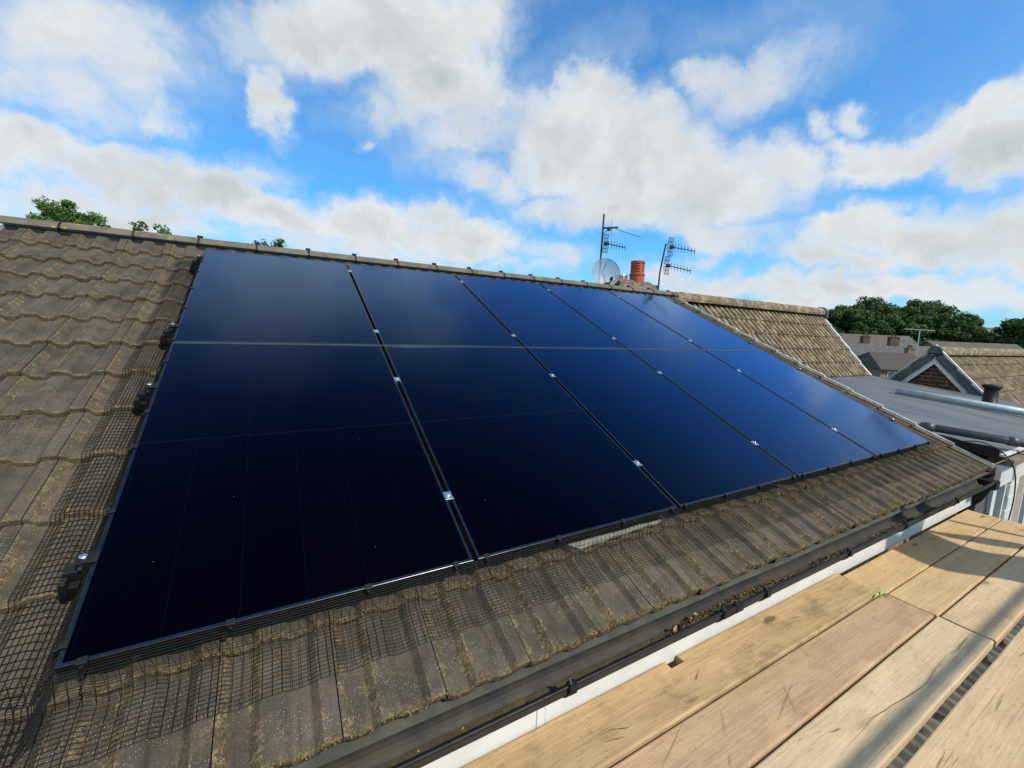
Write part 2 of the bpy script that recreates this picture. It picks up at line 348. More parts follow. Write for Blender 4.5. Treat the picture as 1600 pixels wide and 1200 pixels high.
def wood(name, a, b, seed, stain=(.16, .11, .06), st=.35, saw=.0):
    m, t, p = mat(name); c = t.mapv(obc(t), (1, 1, 1), (seed * 3.7, seed * 1.9, seed))
    s1 = t.mapv(c, (1.3, 13, 13)); wv = t.noise(s1, 1.6, 6, .62, .8)
    g1 = t.noise(t.mapv(c, (3, 120, 60)), 1., 5, .7); g2 = t.noise(t.mapv(c, (6, 26, 26)), 2., 5, .7, .4)
    col = t.mix(t.step(wv, .3, .72), a, b)
    col = t.mix(t.m('MULTIPLY', t.step(g1, .42, .72), .42), col, tuple(x * .62 for x in b))
    col = t.mix(t.m('MULTIPLY', t.step(g2, .55, .7), .45), col, tuple(x * .55 for x in b))
    pt = t.step(t.noise(t.mapv(c, (1, 1.8, 1)), 3.6, 8, .75), .48, .66)
    col = t.mix(t.m('MULTIPLY', pt, st), col, stain)
    pale = t.step(t.noise(t.mapv(c, (1, 2, 1)), 2.4, 5, .6), .52, .72)
    col = t.mix(t.m('MULTIPLY', pale, .35), col, tuple(min(.75, x * 1.35) for x in a))
    kn = t.vor(t.v('ADD', t.mapv(c, (1.6, 5, 3)), t.v('SCALE', t.noise(c, 9, 3, .5, 0, 1), .22)), 1.1)
    ks = t.step(kn, .05, .13, 1., 0.); col = t.mix(t.m('MULTIPLY', ks, .75), col, tuple(x * .35 for x in stain))
    dots = t.m('MULTIPLY', t.step(t.vor(t.mapv(c, (1, 2.2, 1)), 19.), .055, .09, 1., 0.), t.step(t.noise(c, 4, 2), .5, .6))
    col = t.mix(t.m('MULTIPLY', dots, .7), col, (.05, .03, .018))
    cr = t.m('ABSOLUTE', t.m('SUBTRACT', t.noise(t.mapv(c, (.35, 9, 9)), 1.0, 3, .5), .5))
    crk = t.m('MULTIPLY', t.step(cr, .001, .005, 1., 0.), t.step(t.noise(t.mapv(c, (1, 3, 1)), 1.5, 2), .50, .56))
    fl = t.step(t.noise(t.mapv(c, (9, 70, 40)), 1., 4, .7), .60, .72)
    col = t.mix(t.m('MULTIPLY', fl, .5), col, tuple(x * .5 for x in b))
    sp_ = t.step(t.noise(t.mapv(c, (14, 34, 30)), 1.6, 5, .75), .60, .70)
    col = t.mix(t.m('MULTIPLY', sp_, .55), col, tuple(x * .8 for x in stain))
    col = t.mix(t.m('MULTIPLY', crk, .18), col, (.07, .04, .022))
    t.put(p.inputs['Base Color'], col); p.inputs['Roughness'].default_value = .82; p.inputs['Specular IOR Level'].default_value = .2
    h = t.m('ADD', t.m('MULTIPLY', g1, .5), t.m('MULTIPLY', g2, .5)); h = t.m('SUBTRACT', h, t.m('MULTIPLY', crk, .3))
    if saw:
        ww = t.new('ShaderNodeTexWave', wave_type='BANDS', bands_direction='X'); t.put(ww.inputs[0], t.mapv(c, (1, .35, 1), (0, 0, 0), (0, 0, .5))); ww.inputs['Scale'].default_value = 34; ww.inputs['Distortion'].default_value = 2.5
        h = t.m('ADD', h, t.m('MULTIPLY', ww.outputs[1], saw))
    t.put(p.inputs['Normal'], t.bump(h, .7, .004)); return m

def brick_mat(name, a, b, mortar, sc=1., axis='X'):
    m, t, p = mat(name); c = obc(t); x, y, z = t.xyz(c)
    vec = t.comb(x if axis == 'X' else y, z, 0.)
    br = t.new('ShaderNodeTexBrick'); t.put(br.inputs[0], vec); br.offset = .5
    for k, v_ in (('Color1', a), ('Color2', b), ('Mortar', mortar)): br.inputs[k].default_value = (*v_, 1)
    br.inputs['Scale'].default_value = sc; br.inputs['Mortar Size'].default_value = .011; br.inputs['Brick Width'].default_value = .235; br.inputs['Row Height'].default_value = .075
    br.inputs['Bias'].default_value = 0.
    n = t.noise(c, 14, 6, .65); col = t.mix(t.step(n, .4, .75), br.outputs[0], tuple(x_ * .55 for x_ in b))
    t.put(p.inputs['Base Color'], col); p.inputs['Roughness'].default_value = .9
    t.put(p.inputs['Normal'], t.bump(t.m('ADD', t.m('MULTIPLY', br.outputs[1], -1.), t.m('MULTIPLY', n, .4)), .6, .01)); return m
M_BRICK = brick_mat('brick_orange', (.36, .13, .06), (.26, .10, .05), (.30, .26, .21))
M_BRICKG = brick_mat('brick_gable', (.115, .045, .028), (.075, .030, .022), (.20, .17, .13), 1., 'Y')
M_BRICKC = brick_mat('brick_chimney', (.10, .06, .04), (.06, .04, .03), (.17, .15, .12))

def flat_mat():
    m, t, p = mat('flat_roof_felt'); c = obc(t)
    x, y, z = t.xyz(c)
    n = t.noise(t.mapv(c, (2.2, .5, 1)), 1.3, 5, .6); col = t.mix(t.step(n, .3, .7), (.072, .080, .087), (.125, .134, .140))
    q = t.m('FRACT', t.m('DIVIDE', t.m('ADD', x, t.m('MULTIPLY', t.noise(c, 1.2, 2), .05)), 1.02))
    col = t.mix(t.m('MULTIPLY', t.step(q, .012, .022, 1., 0.), .6), col, (.06, .065, .07))
    col = t.mix(t.m('MULTIPLY', t.step(q, .0, .12, 1., 0.), .25), col, (.09, .10, .12))
    s2 = t.step(t.noise(t.mapv(c, (4, .8, 1)), 2.1, 5, .65), .62, .72); col = t.mix(t.m('MULTIPLY', s2, .4), col, (.20, .205, .20))
    col = t.mix(t.m('MULTIPLY', t.step(t.noise(c, 1.3, 4, .6), .5, .7), .4), col, (.125, .118, .10))
    t.put(p.inputs['Base Color'], col); t.put(p.inputs['Roughness'], t.step(n, .2, .8, .5, .75))
    t.put(p.inputs['Normal'], t.bump(t.noise(c, 3, 4, .5), .25, .02)); return m
M_FLAT = flat_mat()
def leaf_mat(name, a, b, c3):
    m, t, p = mat(name); c = obc(t)
    col = t.mix(t.step(t.noise(c, .7, 4, .6), .35, .65), a, b); col = t.mix(t.m('MULTIPLY', t.attr('rnd'), .6), col, c3)
    t.put(p.inputs['Base Color'], col); p.inputs['Roughness'].default_value = .6; p.inputs['Specular IOR Level'].default_value = .3
    p.inputs['Subsurface Weight'].default_value = 0.
    tr = t.new('ShaderNodeBsdfTranslucent'); t.put(tr.inputs[0], col); mx = t.new('ShaderNodeMixShader'); mx.inputs[0].default_value = .3
    t.L.new(p.outputs[0], mx.inputs[1]); t.L.new(tr.outputs[0], mx.inputs[2]); t.L.new(mx.outputs[0], t.N['Material Output'].inputs[0]); return m
M_LEAF_FAR = leaf_mat('leaf_far', (.045, .10, .026), (.026, .062, .022), (.11, .19, .045))
M_BARGE = simple('painted_bargeboard', (.82, .83, .82), (.76, .77, .76), .4, scale=4)
M_LEAF_NEAR = leaf_mat('leaf_near', (.055, .14, .018), (.035, .09, .016), (.13, .25, .03))
M_LITTER = simple('moss_litter', (.15, .10, .04), (.06, .045, .02), .95, scale=40, bump=.6, bscale=120)
M_GUT = simple('gutter_plastic', (.022, .024, .025), (.042, .038, .028), .62, scale=9, spec=.25)
M_GLZ = simple('window_glass', (.05, .06, .07), (.10, .11, .12), .08, scale=2, spec=.8)

# ------------------------------------------------------------------ ground and hills
def terrain():
    mb = MB(); rings = [0, 6, 15, 30, 60, 120, 220, 380, 600, 850, 1150, 1500, 1900, 2400, 3000, 4000, 6000]; n = 120; V = []
    for r in rings:
        for k in range(n):
            an = 2 * math.pi * k / n; x = r * math.sin(an); y = r * math.cos(an)
            h = 0.
            if r > 400:
                s_ = min(1, (r - 400) / 1500.)
                h = s_ * (52 + 30 * noise.noise((x / 900., y / 900., 3.1)) + 16 * noise.noise((x / 260., y / 260., 8.)))
            V.append((x, y, h))
    F = []
    for i in range(len(rings) - 1):
        for k in range(n): F.append((i * n + k, (i + 1) * n + k, (i + 1) * n + (k + 1) % n, i * n + (k + 1) % n))
    mb.raw(V, F)
    m, t, p = mat('fields'); c = obc(t)
    f = t.vor(c, .006, out=1); f = t.xyz(f)[0]
    col = t.mix(t.step(f, .2, .8), (.07, .12, .06), (.13, .15, .075)); col = t.mix(t.step(t.noise(c, .01, 5), .5, .62), col, (.03, .055, .03))
    near = t.step(t.v('LENGTH', c), 30., 60., 1., 0.)
    col = t.mix(near, col, t.mix(t.step(t.noise(c, 3, 5), .4, .6), (.16, .145, .12), (.09, .085, .07)))
    t.put(p.inputs['Base Color'], col); p.inputs['Roughness'].default_value = .95
    o = mb.build('ground', m, smooth=True); o['kind'] = 'structure'
terrain()

# ------------------------------------------------------------------ interlocking tile roof, built tile by tile in roof coordinates (x along, y up the slope, z out)
PITCH = rad(24.5)
TR = Matrix.Translation((0, 0, 5.5)) @ Matrix.Rotation(PITCH, 4, 'X')
H = .023
PROF = [(.0018, H), (.008, H), (.012, H - .0015), (.032, .0015), (.036, 0), (.078, 0), (.082, .0015), (.102, H - .0015), (.106, H), (.130, H), (.158, H), (.162, H - .0015), (.182, .0015), (.186, 0), (.228, 0), (.232, .0015), (.252, H - .0015), (.256, H), (.280, H), (.2982, H)]
def tile_h(x):
    u = (x - .03) % .3
    for a, b in zip(PROF, PROF[1:]):
        if u <= b[0]:
            if u < a[0]: return a[1]
            return a[1] + (b[1] - a[1]) * (u - a[0]) / (b[0] - a[0])
    return H
def surf(x, y, y0=-.355, g=.3325, zf=-.128):
    v = ((y - y0) / g) % 1.; return zf - .024 * v + tile_h(x)
def tiles(mb, x0, x1, y0, ncourse, g=.3325, zf=-.128, seed=1, jit=1., last=None, thick=.030, coarse=False, hs=1., lift=0.):
    rnd = random.Random(seed); k0 = math.floor((x0 - .03) / .3); k1 = math.ceil((x1 - .03) / .3)
    prof = PROF if not coarse else PROF[::2] + [PROF[-1]]
    for c in range(ncourse):
        ya = y0 + c * g; L = g + .012
        if last is not None and c == ncourse - 1: L = last
        for k in range(k0, k1):
            xs = .03 + k * .3
            P = [(xs + u, h * hs) for u, h in prof if x0 <= xs + u <= x1]
            if len(P) < 2: continue
            dz = rnd.uniform(-.0018, .0018) * jit; dy = rnd.uniform(-.004, .004) * jit; tw = rnd.uniform(-.0012, .0012) * jit; rr = rnd.random()
            rows = [(-.03, 0), (0., 1), (.02, 2), (.3, 3), (.65, 4), (1., 5)]
            grid = []
            for v, ri in rows:
                row = []
                for x, h in P:
                    yy = ya + dy + max(v, 0) * L; n_ = noise.noise((x * 22, yy * 22, seed)) * .0026 * jit + noise.noise((x * 90, yy * 90, seed)) * .0022 * jit
                    zz = zf - .024 * max(v, 0) * L / g + h + dz + tw * (x - xs) * 6
                    if lift and c == ncourse - 1: zz += lift * min(1., max(v, 0) / .55)
                    if ri == 0: zz -= thick + n_; yy += n_ * 1.2
                    elif ri == 1: zz += n_ - .0015; yy += n_ * 1.6
                    elif ri == 2: zz += n_ * .4
                    row.append((x, yy, zz))
                grid.append(row)
            base = len(mb.v)
            for a in range(len(rows) - 1):
                va = rows[a][0]; vb = rows[a + 1][0]
                for i in range(len(P) - 1):
                    ua = (P[i][0] - xs) / .3; ub = (P[i + 1][0] - xs) / .3
                    mb.face([grid[a][i], grid[a][i + 1], grid[a + 1][i + 1], grid[a + 1][i]], [(ua, va), (ub, va), (ub, vb), (ua, vb)], rr)
            # side skirts so that seams read as thin dark joints
            for i in (0, len(P) - 1):
                for a in range(1, len(rows) - 1):
                    p, q = grid[a][i], grid[a + 1][i]
                    pts = [p, q, (q[0], q[1], q[2] - .016), (p[0], p[1], p[2] - .016)]
                    if i: pts = pts[::-1]
                    mb.face(pts, [(.0 if i == 0 else 1., .5)] * 4, rr)
            # underside closing face
    return mb

XL, XR = -3.4, 6.40
house = thing('terraced_house', 'house whose grey-brown tiled roof carries the black solar panels above the scaffold boards', 'house', (2.5, 3.6, 0))
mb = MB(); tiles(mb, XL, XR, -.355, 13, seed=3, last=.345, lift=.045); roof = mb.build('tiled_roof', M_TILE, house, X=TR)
# rear slope, mirrored about the ridge
RY, RZ = 3.62, 7.02
mbR = MB(); tiles(mbR, XL, XR, -.355, 13, seed=5, last=.30, coarse=True)
MIR = Matrix.Translation((0, 2 * RY, 0)) @ Matrix.Diagonal((1, -1, 1, 1))
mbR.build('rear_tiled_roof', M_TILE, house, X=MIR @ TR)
# body with gable ends
def body(name, m, parent, x0, x1, prof):
    b = MB(); b.prism(prof, x0, x1); return b.build(name, m, parent, recalc=True)
def rp(y, z=-.175):                      # point of the roof section in world (Y, Z)
    p = TR @ Vector((0, y, z)); return (p.y, p.z)
yb, zb = rp(.12); yt, zt = rp(3.95)
body('wall', M_BRICK, house, XL + .03, XR - .05, [(yb, -.5), (2 * RY - yb, -.5), (2 * RY - yb, zb - .01), (RY, zt - .02), (yb, zb - .01)])
# ridge tiles: rounded caps 0.455 m long butted with black unions
def ridge_prof(r=.112, zt=7.108, n=10, h=.078):
    pts = []
    for k in range(n + 1):
        a = math.pi * (.055 + .89 * k / n); pts.append((RY - r * 1.12 * math.cos(a), zt - h + h * math.sin(a)))
    inner = [(p[0] * .86 + RY * .14, p[1] - .016) for p in pts][::-1]
    return pts + inner
mb = MB(); joints = [-.99 + .4545 * k for k in range(-6, 17)]
rng = random.Random(4)
joints = [j for j in joints if j < XR - .1]
ends = joints + [XR + .02]
for a, b in zip(ends, ends[1:]):
    dz = rng.uniform(-.0025, .0025); pr = [(p[0], p[1] + dz) for p in ridge_prof()]
    nseg = 6
    for s_ in range(nseg):
        xa = a + .006 + (b - a - .012) * s_ / nseg; xb = a + .006 + (b - a - .012) * (s_ + 1) / nseg
        mb.prism(pr, xa, xb, caps=(s_ in (0, nseg - 1)))
mb.build('ridge', M_RIDGE, house)
mb = MB(); mb.box((XL + .01, RY - .10, 6.93), (XR - .04, RY + .10, 7.028)); mb.box((XL + .01, RY - .06, 7.028), (XR - .04, RY + .06, 7.07)); mb.build('ridge_bed', M_BLACK, house)
for j in joints:
    mb = MB(); pr = ridge_prof(.121, 7.113, 10, .084); mb.prism(pr, j - .007, j + .007)
    mb.box((j - .022, RY - .02, 7.112), (j + .022, RY + .02, 7.128)); mb.tube([(j, RY, 7.12), (j, RY, 7.131)], .006, 6)
    mb.build('ridge_union', M_BLACK, house)
# grey-white strip running up the slope at the party wall on the left
mb = MB(); mb.box((-1.335, 3.42, -.112), (-1.30, 3.94, -.060)); mb.build('party_strip', simple('pale_blue_strip', (.42, .50, .54), (.36, .43, .47), .5), house, X=TR, bevel=.003)
# right verge: stepped caps, pale on top
mbv = MB(); mbw = MB()
for c in range(13):
    ya = -.365 + c * .3325; L = .345 if c < 12 else .30
    V = []
    for yy, zz in ((ya, -.098), (ya + L, -.119)):
        V += [(XR - .028, yy, zz - .045), (XR + .030, yy, zz - .075), (XR + .030, yy, zz), (XR - .028, yy, zz)]
    mbv.raw(V, [(0, 1, 2, 3), (7, 6, 5, 4), (0, 4, 5, 1), (1, 5, 6, 2), (2, 6, 7, 3), (3, 7, 4, 0)])
    V = []
    for yy, zz in ((ya - .004, -.086), (ya + L, -.104)):
        V += [(XR + .002, yy, zz - .03), (XR + .040, yy, zz - .07), (XR + .040, yy, zz + .004), (XR + .002, yy, zz + .008)]
    mbw.raw(V, [(0, 1, 2, 3), (7, 6, 5, 4), (0, 4, 5, 1), (1, 5, 6, 2), (2, 6, 7, 3), (3, 7, 4, 0)])
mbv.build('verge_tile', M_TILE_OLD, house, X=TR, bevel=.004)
mbw.build('verge_trim', M_WHITE_OLD, house, X=TR)
# eaves: felt tray, fascia, soffit
mb = MB(); N = 60
for i in range(N):
    xa = XL + (XR - XL) * i / N; xb = XL + (XR - XL) * (i + 1) / N
    def tray(x):
        w1 = noise.noise((x * 2.3, 0, 1)) * .004; return [(-.235, 5.222), (-.258, 5.206 + w1), (-.271 + w1, 5.196)]
    A = tray(xa); B = tray(xb)
    for q in range(2): mb.face([(xa, *A[q + 1]), (xb, *B[q + 1]), (xb, *B[q]), (xa, *A[q])])
mb.build('eaves_felt', M_DIRTY, house, smooth=True)
mb = MB(); mb.box((XL, -.215, 4.872), (1.312, -.195, 5.19)); mb.box((1.3135, -.2165, 4.872), (1.351, -.195, 5.19)); mb.box((1.3525, -.215, 4.872), (6.33, -.195, 5.19)); fas = mb.build('fascia', M_WHITE, house, bevel=.002)
mb = MB(); mb.box((XL, -.19, 4.885), (6.32, .11, 4.90)); mb.build('soffit', M_WHITE, house)
# gutter
gc = (-.300, 5.168); gr = .060
pr = []
for k in range(13):
    a = math.pi + math.pi * k / 12; pr.append((gc[0] + gr * math.cos(a), gc[1] + gr * math.sin(a)))
pr = [(pr[0][0], pr[0][1] + .012), (pr[0][0] - .006, pr[0][1] + .014)][::-1] + pr
outer = pr + [(gc[0] + gr, gc[1] + .01)]
inner = [(gc[0] + (gr - .003) * math.cos(math.pi + math.pi * k / 12), gc[1] + (gr - .003) * math.sin(math.pi + math.pi * k / 12)) for k in range(13)][::-1]
mb = MB(); mb.prism([outer[-1]] + [(inner[0][0], inner[0][1] + .01)] + inner + [(inner[-1][0], inner[-1][1] + .008)] + outer[:-1], XL, 6.22)
gut = mb.build('gutter', M_GUT, house, smooth=False)
mb = MB(); mb.tube([(XL, gc[0] - gr + .001, gc[1] + .010), (6.22, gc[0] - gr + .001, gc[1] + .010)], .0065, 8); rim = mb.build('gutter_rim', M_BLACK, house, smooth=True)
def bracket(x, w_=.03):
    mb = MB()
    o_ = [(gc[0] + (gr + .004) * math.cos(math.pi + math.pi * k / 10), gc[1] + (gr + .004) * math.sin(math.pi + math.pi * k / 10)) for k in range(11)]
    o2 = [(gc[0] + (gr + .0008) * math.cos(math.pi + math.pi * k / 10), gc[1] + (gr + .0008) * math.sin(math.pi + math.pi * k / 10)) for k in range(11)][::-1]
    mb.prism(o_ + o2, x - w_ / 2, x + w_ / 2); mb.box((x - w_ * .5, gc[0] - gr - .013, gc[1] - .012), (x + w_ * .5, gc[0] - gr + .012, gc[1] + .022))
    mb.tube([(x - w_ * .2, gc[0] - gr - .008, gc[1] + .014), (x - w_ * .2, gc[0] - gr + .012, gc[1] + .03)], .006, 6)
    mb.box((x - .012, -.24, gc[1] - .03), (x + .012, -.2155, gc[1] + .0))
    b = mb.build('gutter_bracket', M_BLACK, house); b.parent = gut
for x in (-1.4, -.4, .45, 1.35, 2.52, 3.36, 4.16, 5.15): bracket(x)
for x in (2.20, 2.29): bracket(x, .05)
mb = MB(); mb.box((2.20, gc[0] - gr - .011, gc[1] - .01), (2.29, gc[0] - gr + .004, gc[1] + .018)); b = mb.build('gutter_union', M_BLACK, house, bevel=.003); b.parent = gut
mb = MB(); mb.box((6.16, gc[0] - .070, gc[1] - .075), (6.27, gc[0] + .07, gc[1] - .002)); mb.tube([(6.27, -.30, 5.12), (6.30, -.24, 4.95), (6.34, -.16, 4.82), (6.34, -.16, .2)], .040, 14); mb.build('downpipe', M_BLACK, house, smooth=False)
# white fleck of mortar/paper poking out under the bottom panel edge
mb = MB(); a_, b_ = 1.66, 2.22
pts = [(1.63, -.012), (1.70, -.045), (1.82, -.030), (1.95, -.028), (2.10, -.020), (2.20, -.002), (2.05, .012), (1.85, .015), (1.70, .012)]
top = [(x, y - .004, surf(x, .01) + .024 - .02 * (y < -.02)) for x, y in pts]
mb.face([(p[0], p[1] * .9, -.105 + .008 * math.sin(i)) for i, p in enumerate(top)])
# ------------------------------------------------------------------ gutter litter (leaves and moss nobody could count)
mb = MB(); rng = random.Random(9)
def dens_(x):
    return max(0., math.exp(-((x - 2.15) / .22) ** 2) + .9 * math.exp(-((x - 2.55) / .25) ** 2) + .6 * math.exp(-((x - 3.25) / .25) ** 2) + .35 * math.exp(-((x - 4.1) / .6) ** 2) + .13)
bx = -1.5; V = []; F = []; nn = 520
for i in range(nn):
    x = bx + (6.2 - bx) * i / (nn - 1); dl = min(1, dens_(x))
    for j in range(7):
        a = math.pi * (1.12 + .50 * j / 6) ; R_ = gr - .006 - .036 * dl * (1 - abs(j - 2.4) / 4.5) - .006 * (noise.noise((x * 30, j * .7, 0)) + .6)
        V.append((x, gc[0] + R_ * math.cos(a), gc[1] + R_ * math.sin(a) + .004 * dl * noise.noise((x * 60, j, 3))))
for i in range(nn - 1):
    for j in range(6): F.append((i * 7 + j, i * 7 + j + 1, (i + 1) * 7 + j + 1, (i + 1) * 7 + j))
mb.raw(V, F)
for _ in range(9000):
    x = rng.uniform(bx, 6.2)
    if rng.random() > dens_(x) * 1.1: continue
    dl = min(1, dens_(x)); a = math.pi * rng.uniform(1.10, 1.60); R_ = gr - .006 - .046 * dl * rng.uniform(.4, 1.15)
    c_ = Vector((x, gc[0] + R_ * math.cos(a), gc[1] + R_ * math.sin(a))); s_ = rng.uniform(.002, .007) if rng.random() < .97 else rng.uniform(.010, .018)
    q = Matrix.Rotation(rng.uniform(0, 6.3), 3, Vector((rng.gauss(0, 1), rng.gauss(0, 1), rng.gauss(0, 1))).normalized())
    mb.face([c_ + q @ Vector(p) * s_ for p in ((-1, 0, 0), (0, -.6, .3), (1.3, 0, 0), (0, .6, .3))], r=rng.random())
def litter_mat():
    m, t, p = mat('gutter_litter'); c = obc(t); r = t.attr('rnd')
    col = t.mix(r, (.045, .035, .018), (.26, .15, .05)); col = t.mix(t.step(t.noise(c, 30, 5, .7), .45, .6), col, (.055, .052, .018)); col = t.mix(t.step(r, .9, .97), col, (.42, .30, .15))
    t.put(p.inputs['Base Color'], col); p.inputs['Roughness'].default_value = .95; t.put(p.inputs['Normal'], t.bump(t.noise(c, 150, 4, .7), .7, .006)); return m
o = mb.build('gutter_litter', litter_mat()); tag(o, 'brown moss and dead leaves lying along the inside of the gutter', 'leaf litter', kind='stuff')
# moss crumbs lodged on the tiles along the course edges
mb = MB(); rng = random.Random(12)
for _ in range(5200):
    x = rng.uniform(.2, 6.3); k = rng.choice((0, 0, 1)); y = (-.355 if k == 0 else -.0225) + rng.gauss(.004, .004) if rng.random() < .85 else rng.uniform(-.33, 0)
    if noise.noise((x * 2.1, k * 4., 2)) < -.25: continue
    s_ = rng.uniform(.0015, .0045); z = surf(x, max(y, -.354 if k == 0 else -.0215)) + s_ * .3
    q = Matrix.Rotation(rng.uniform(0, 6.3), 3, Vector((rng.gauss(0, 1), rng.gauss(0, 1), rng.gauss(0, 1))).normalized())
    mb.raw([Vector((x, y, z)) + q @ Vector(p) * s_ for p in ((-1, 0, 0), (0, -1, 0), (1, 0, 0), (0, 1, 0), (0, 0, .8))], [(0, 1, 4), (1, 2, 4), (2, 3, 4), (3, 0, 4)], rng.random())
m_, t_, p_ = mat('tile_moss'); col = t_.mix(t_.attr('rnd'), (.07, .05, .02), (.24, .165, .07)); t_.put(p_.inputs['Base Color'], col); p_.inputs['Roughness'].default_value = .95
o = mb.build('tile_moss', m_, X=TR); tag(o, 'crumbs of brown moss along the lower tile edges', 'moss', kind='stuff')

# pale slip of mortar poking out beneath the bottom of the array
mb = MB(); n_ = 24; V = []
for i in range(n_ + 1):
    x = 1.62 + .60 * i / n_; y1 = -.024 + .028 * (i / n_) ** .8 + .007 * noise.noise((x * 14, 0, 0)); y2 = .014
    if i < 2: y1 += .02 * (2 - i)
    z = -.089 + .004 * noise.noise((x * 9, 1, 0))
    V += [(x, y1, z - .012), (x, y1, z), (x, y2, z + .004), (x, y2, z - .012)]
F = []
for i in range(n_):
    for k in range(4): F.append((i * 4 + k, i * 4 + (k + 1) % 4, i * 4 + 4 + (k + 1) % 4, i * 4 + 4 + k))
F += [(3, 2, 1, 0), (n_ * 4, n_ * 4 + 1, n_ * 4 + 2, n_ * 4 + 3)]
mb.raw(V, F); o = mb.build('flashing_scrap', simple('pale_mortar', (.27, .28, .21), (.17, .175, .13), .8, scale=14, bump=.4), X=TR, recalc=True)
tag(o, 'torn pale strip of flashing under the wire mesh at the foot of the array', 'flashing')

# ------------------------------------------------------------------ solar panels
PW, PH, G = 1.134, 1.762, .020
def panel(label):
    r = thing('solar_panel', label, 'solar panel', (0, 0, 0), 'black solar panels on the tiled roof')
    f = MB(); t_ = .011; z0 = -.032
    # frame: four mitred bars with an outer skirt
    def bar(a, b, ia, ib):
        f.raw([(a[0], a[1], z0), (b[0], b[1], z0), (ib[0], ib[1], z0), (ia[0], ia[1], z0), (a[0], a[1], 0), (b[0], b[1], 0), (ib[0], ib[1], 0), (ia[0], ia[1], 0)],
              [(0, 3, 2, 1), (4, 5, 6, 7), (0, 1, 5, 4), (2, 3, 7, 6)])
    A = [(0, 0), (PW, 0), (PW, PH), (0, PH)]; I = [(t_, t_), (PW - t_, t_), (PW - t_, PH - t_), (t_, PH - t_)]
    for k in range(4): bar(A[k], A[(k + 1) % 4], I[k], I[(k + 1) % 4])
    f.build('frame', M_FRAME, r, bevel=.0012)
    g_ = MB(); g_.box((t_ - .001, t_ - .001, -.008), (PW - t_ + .001, PH - t_ + .001, -.0018)); g_.build('glass', M_GLASS, r)
    r.rotation_euler = (PITCH, 0, 0); return r
colw = ['leftmost', 'second from left', 'middle', 'fourth from left', 'rightmost']
p0 = None
for row in range(2):
    for c in range(5):
        lab = '%s black solar panel of the %s row' % (colw[c], ('lower', 'upper')[row]) + (', nearest the gutter' if row == 0 else ', just under the ridge')
        loc = TR @ Vector((c * (PW + G), row * (PH + G), 0))
        if p0 is None: p0 = panel(lab); p0.location = loc
        else: dup(p0, loc, lab)
# rails with their clamps
RX0, RX1 = -.075, 5 * PW + 4 * G + .06
for i, (yy, lb) in enumerate(((.335, 'lowest mounting rail under the bottom solar panels'), (1.315, 'mounting rail under the upper half of the bottom panels'), (1.985, 'mounting rail just above the seam between the panel rows'), (3.30, 'top mounting rail next to the ridge'))):
    o_ = TR @ Vector((RX0, yy, -.072))
    r = thing('mounting_rail', lb + ', seen by its clamps', 'mounting rail', o_, 'rails that clamp the solar panels')
    mb = MB(); mb.box((RX0, yy - .019, -.072), (RX1, yy + .019, -.033)); mb.build('rail_bar', M_BLACK, r, X=TR, bevel=.002)
    for k in range(1, 5):
        x = k * (PW + G) - G / 2; mb = MB()
        mb.box((x - .018, yy - .022, .0005), (x + .018, yy + .022, .0035)); mb.box((x - .0075, yy - .022, -.03), (x + .0075, yy + .022, .0005))
        mb.box((x - .018, yy - .024, .003), (x + .018, yy - .018, .006))
        mb.lathe((x, yy, .0035), [(0, 0), (0, .0085), (.0075, .0085), (.009, .006), (.009, 0)], 12)
        mb.build('mid_clamp', M_ALU, r, X=TR, bevel=.0006)
    for s_, xe in ((-1, 0.), (1, 5 * PW + 4 * G)):
        mb = MB(); a, b = sorted((xe + s_ * .002, xe + s_ * .040)); mb.box((a, yy - .02, -.033), (b, yy + .02, -.004))
        a, b = sorted((xe - s_ * .010, xe + s_ * .040)); mb.box((a, yy - .022, .0006), (b, yy + .022, .0036)); mb.build('end_clamp', M_BLACK, r, X=TR, bevel=.001)
        mb = MB(); mb.lathe((xe + s_ * .024, yy, .0036), [(0, 0), (0, .0095), (.008, .0095), (.0095, .007), (.0095, 0)], 14); mb.lathe((xe + s_ * .030, yy - .0205, -.016), [(0, 0), (0, .005), (.006, .005), (.006, 0)], 10, Vector((0, -1, 0))); mb.build('clamp_bolt', M_ALU, r, X=TR, smooth=False)
    if i == 2:
        mb = MB(); mb.box((.002, PH + .0015, -.010), (5 * PW + 4 * G - .002, PH + G - .0015, -.0015)); mb.build('gap_bright_strip', simple('dull_aluminium', (.22, .23, .24), (.17, .18, .19), .35, 1.), r, X=TR)  # metal strip added so the row gap shows as a bright sunlit line
    # roof hook foot visible at the left end
    mb = MB(); mb.box((RX0 - .012, yy - .04, -.115), (RX0 + .034, yy + .012, -.074)); mb.box((RX0 - .004, yy - .05, -.10), (RX0 + .012, yy - .02, -.045)); mb.build('roof_hook', M_BLACK, r, X=TR, bevel=.002)

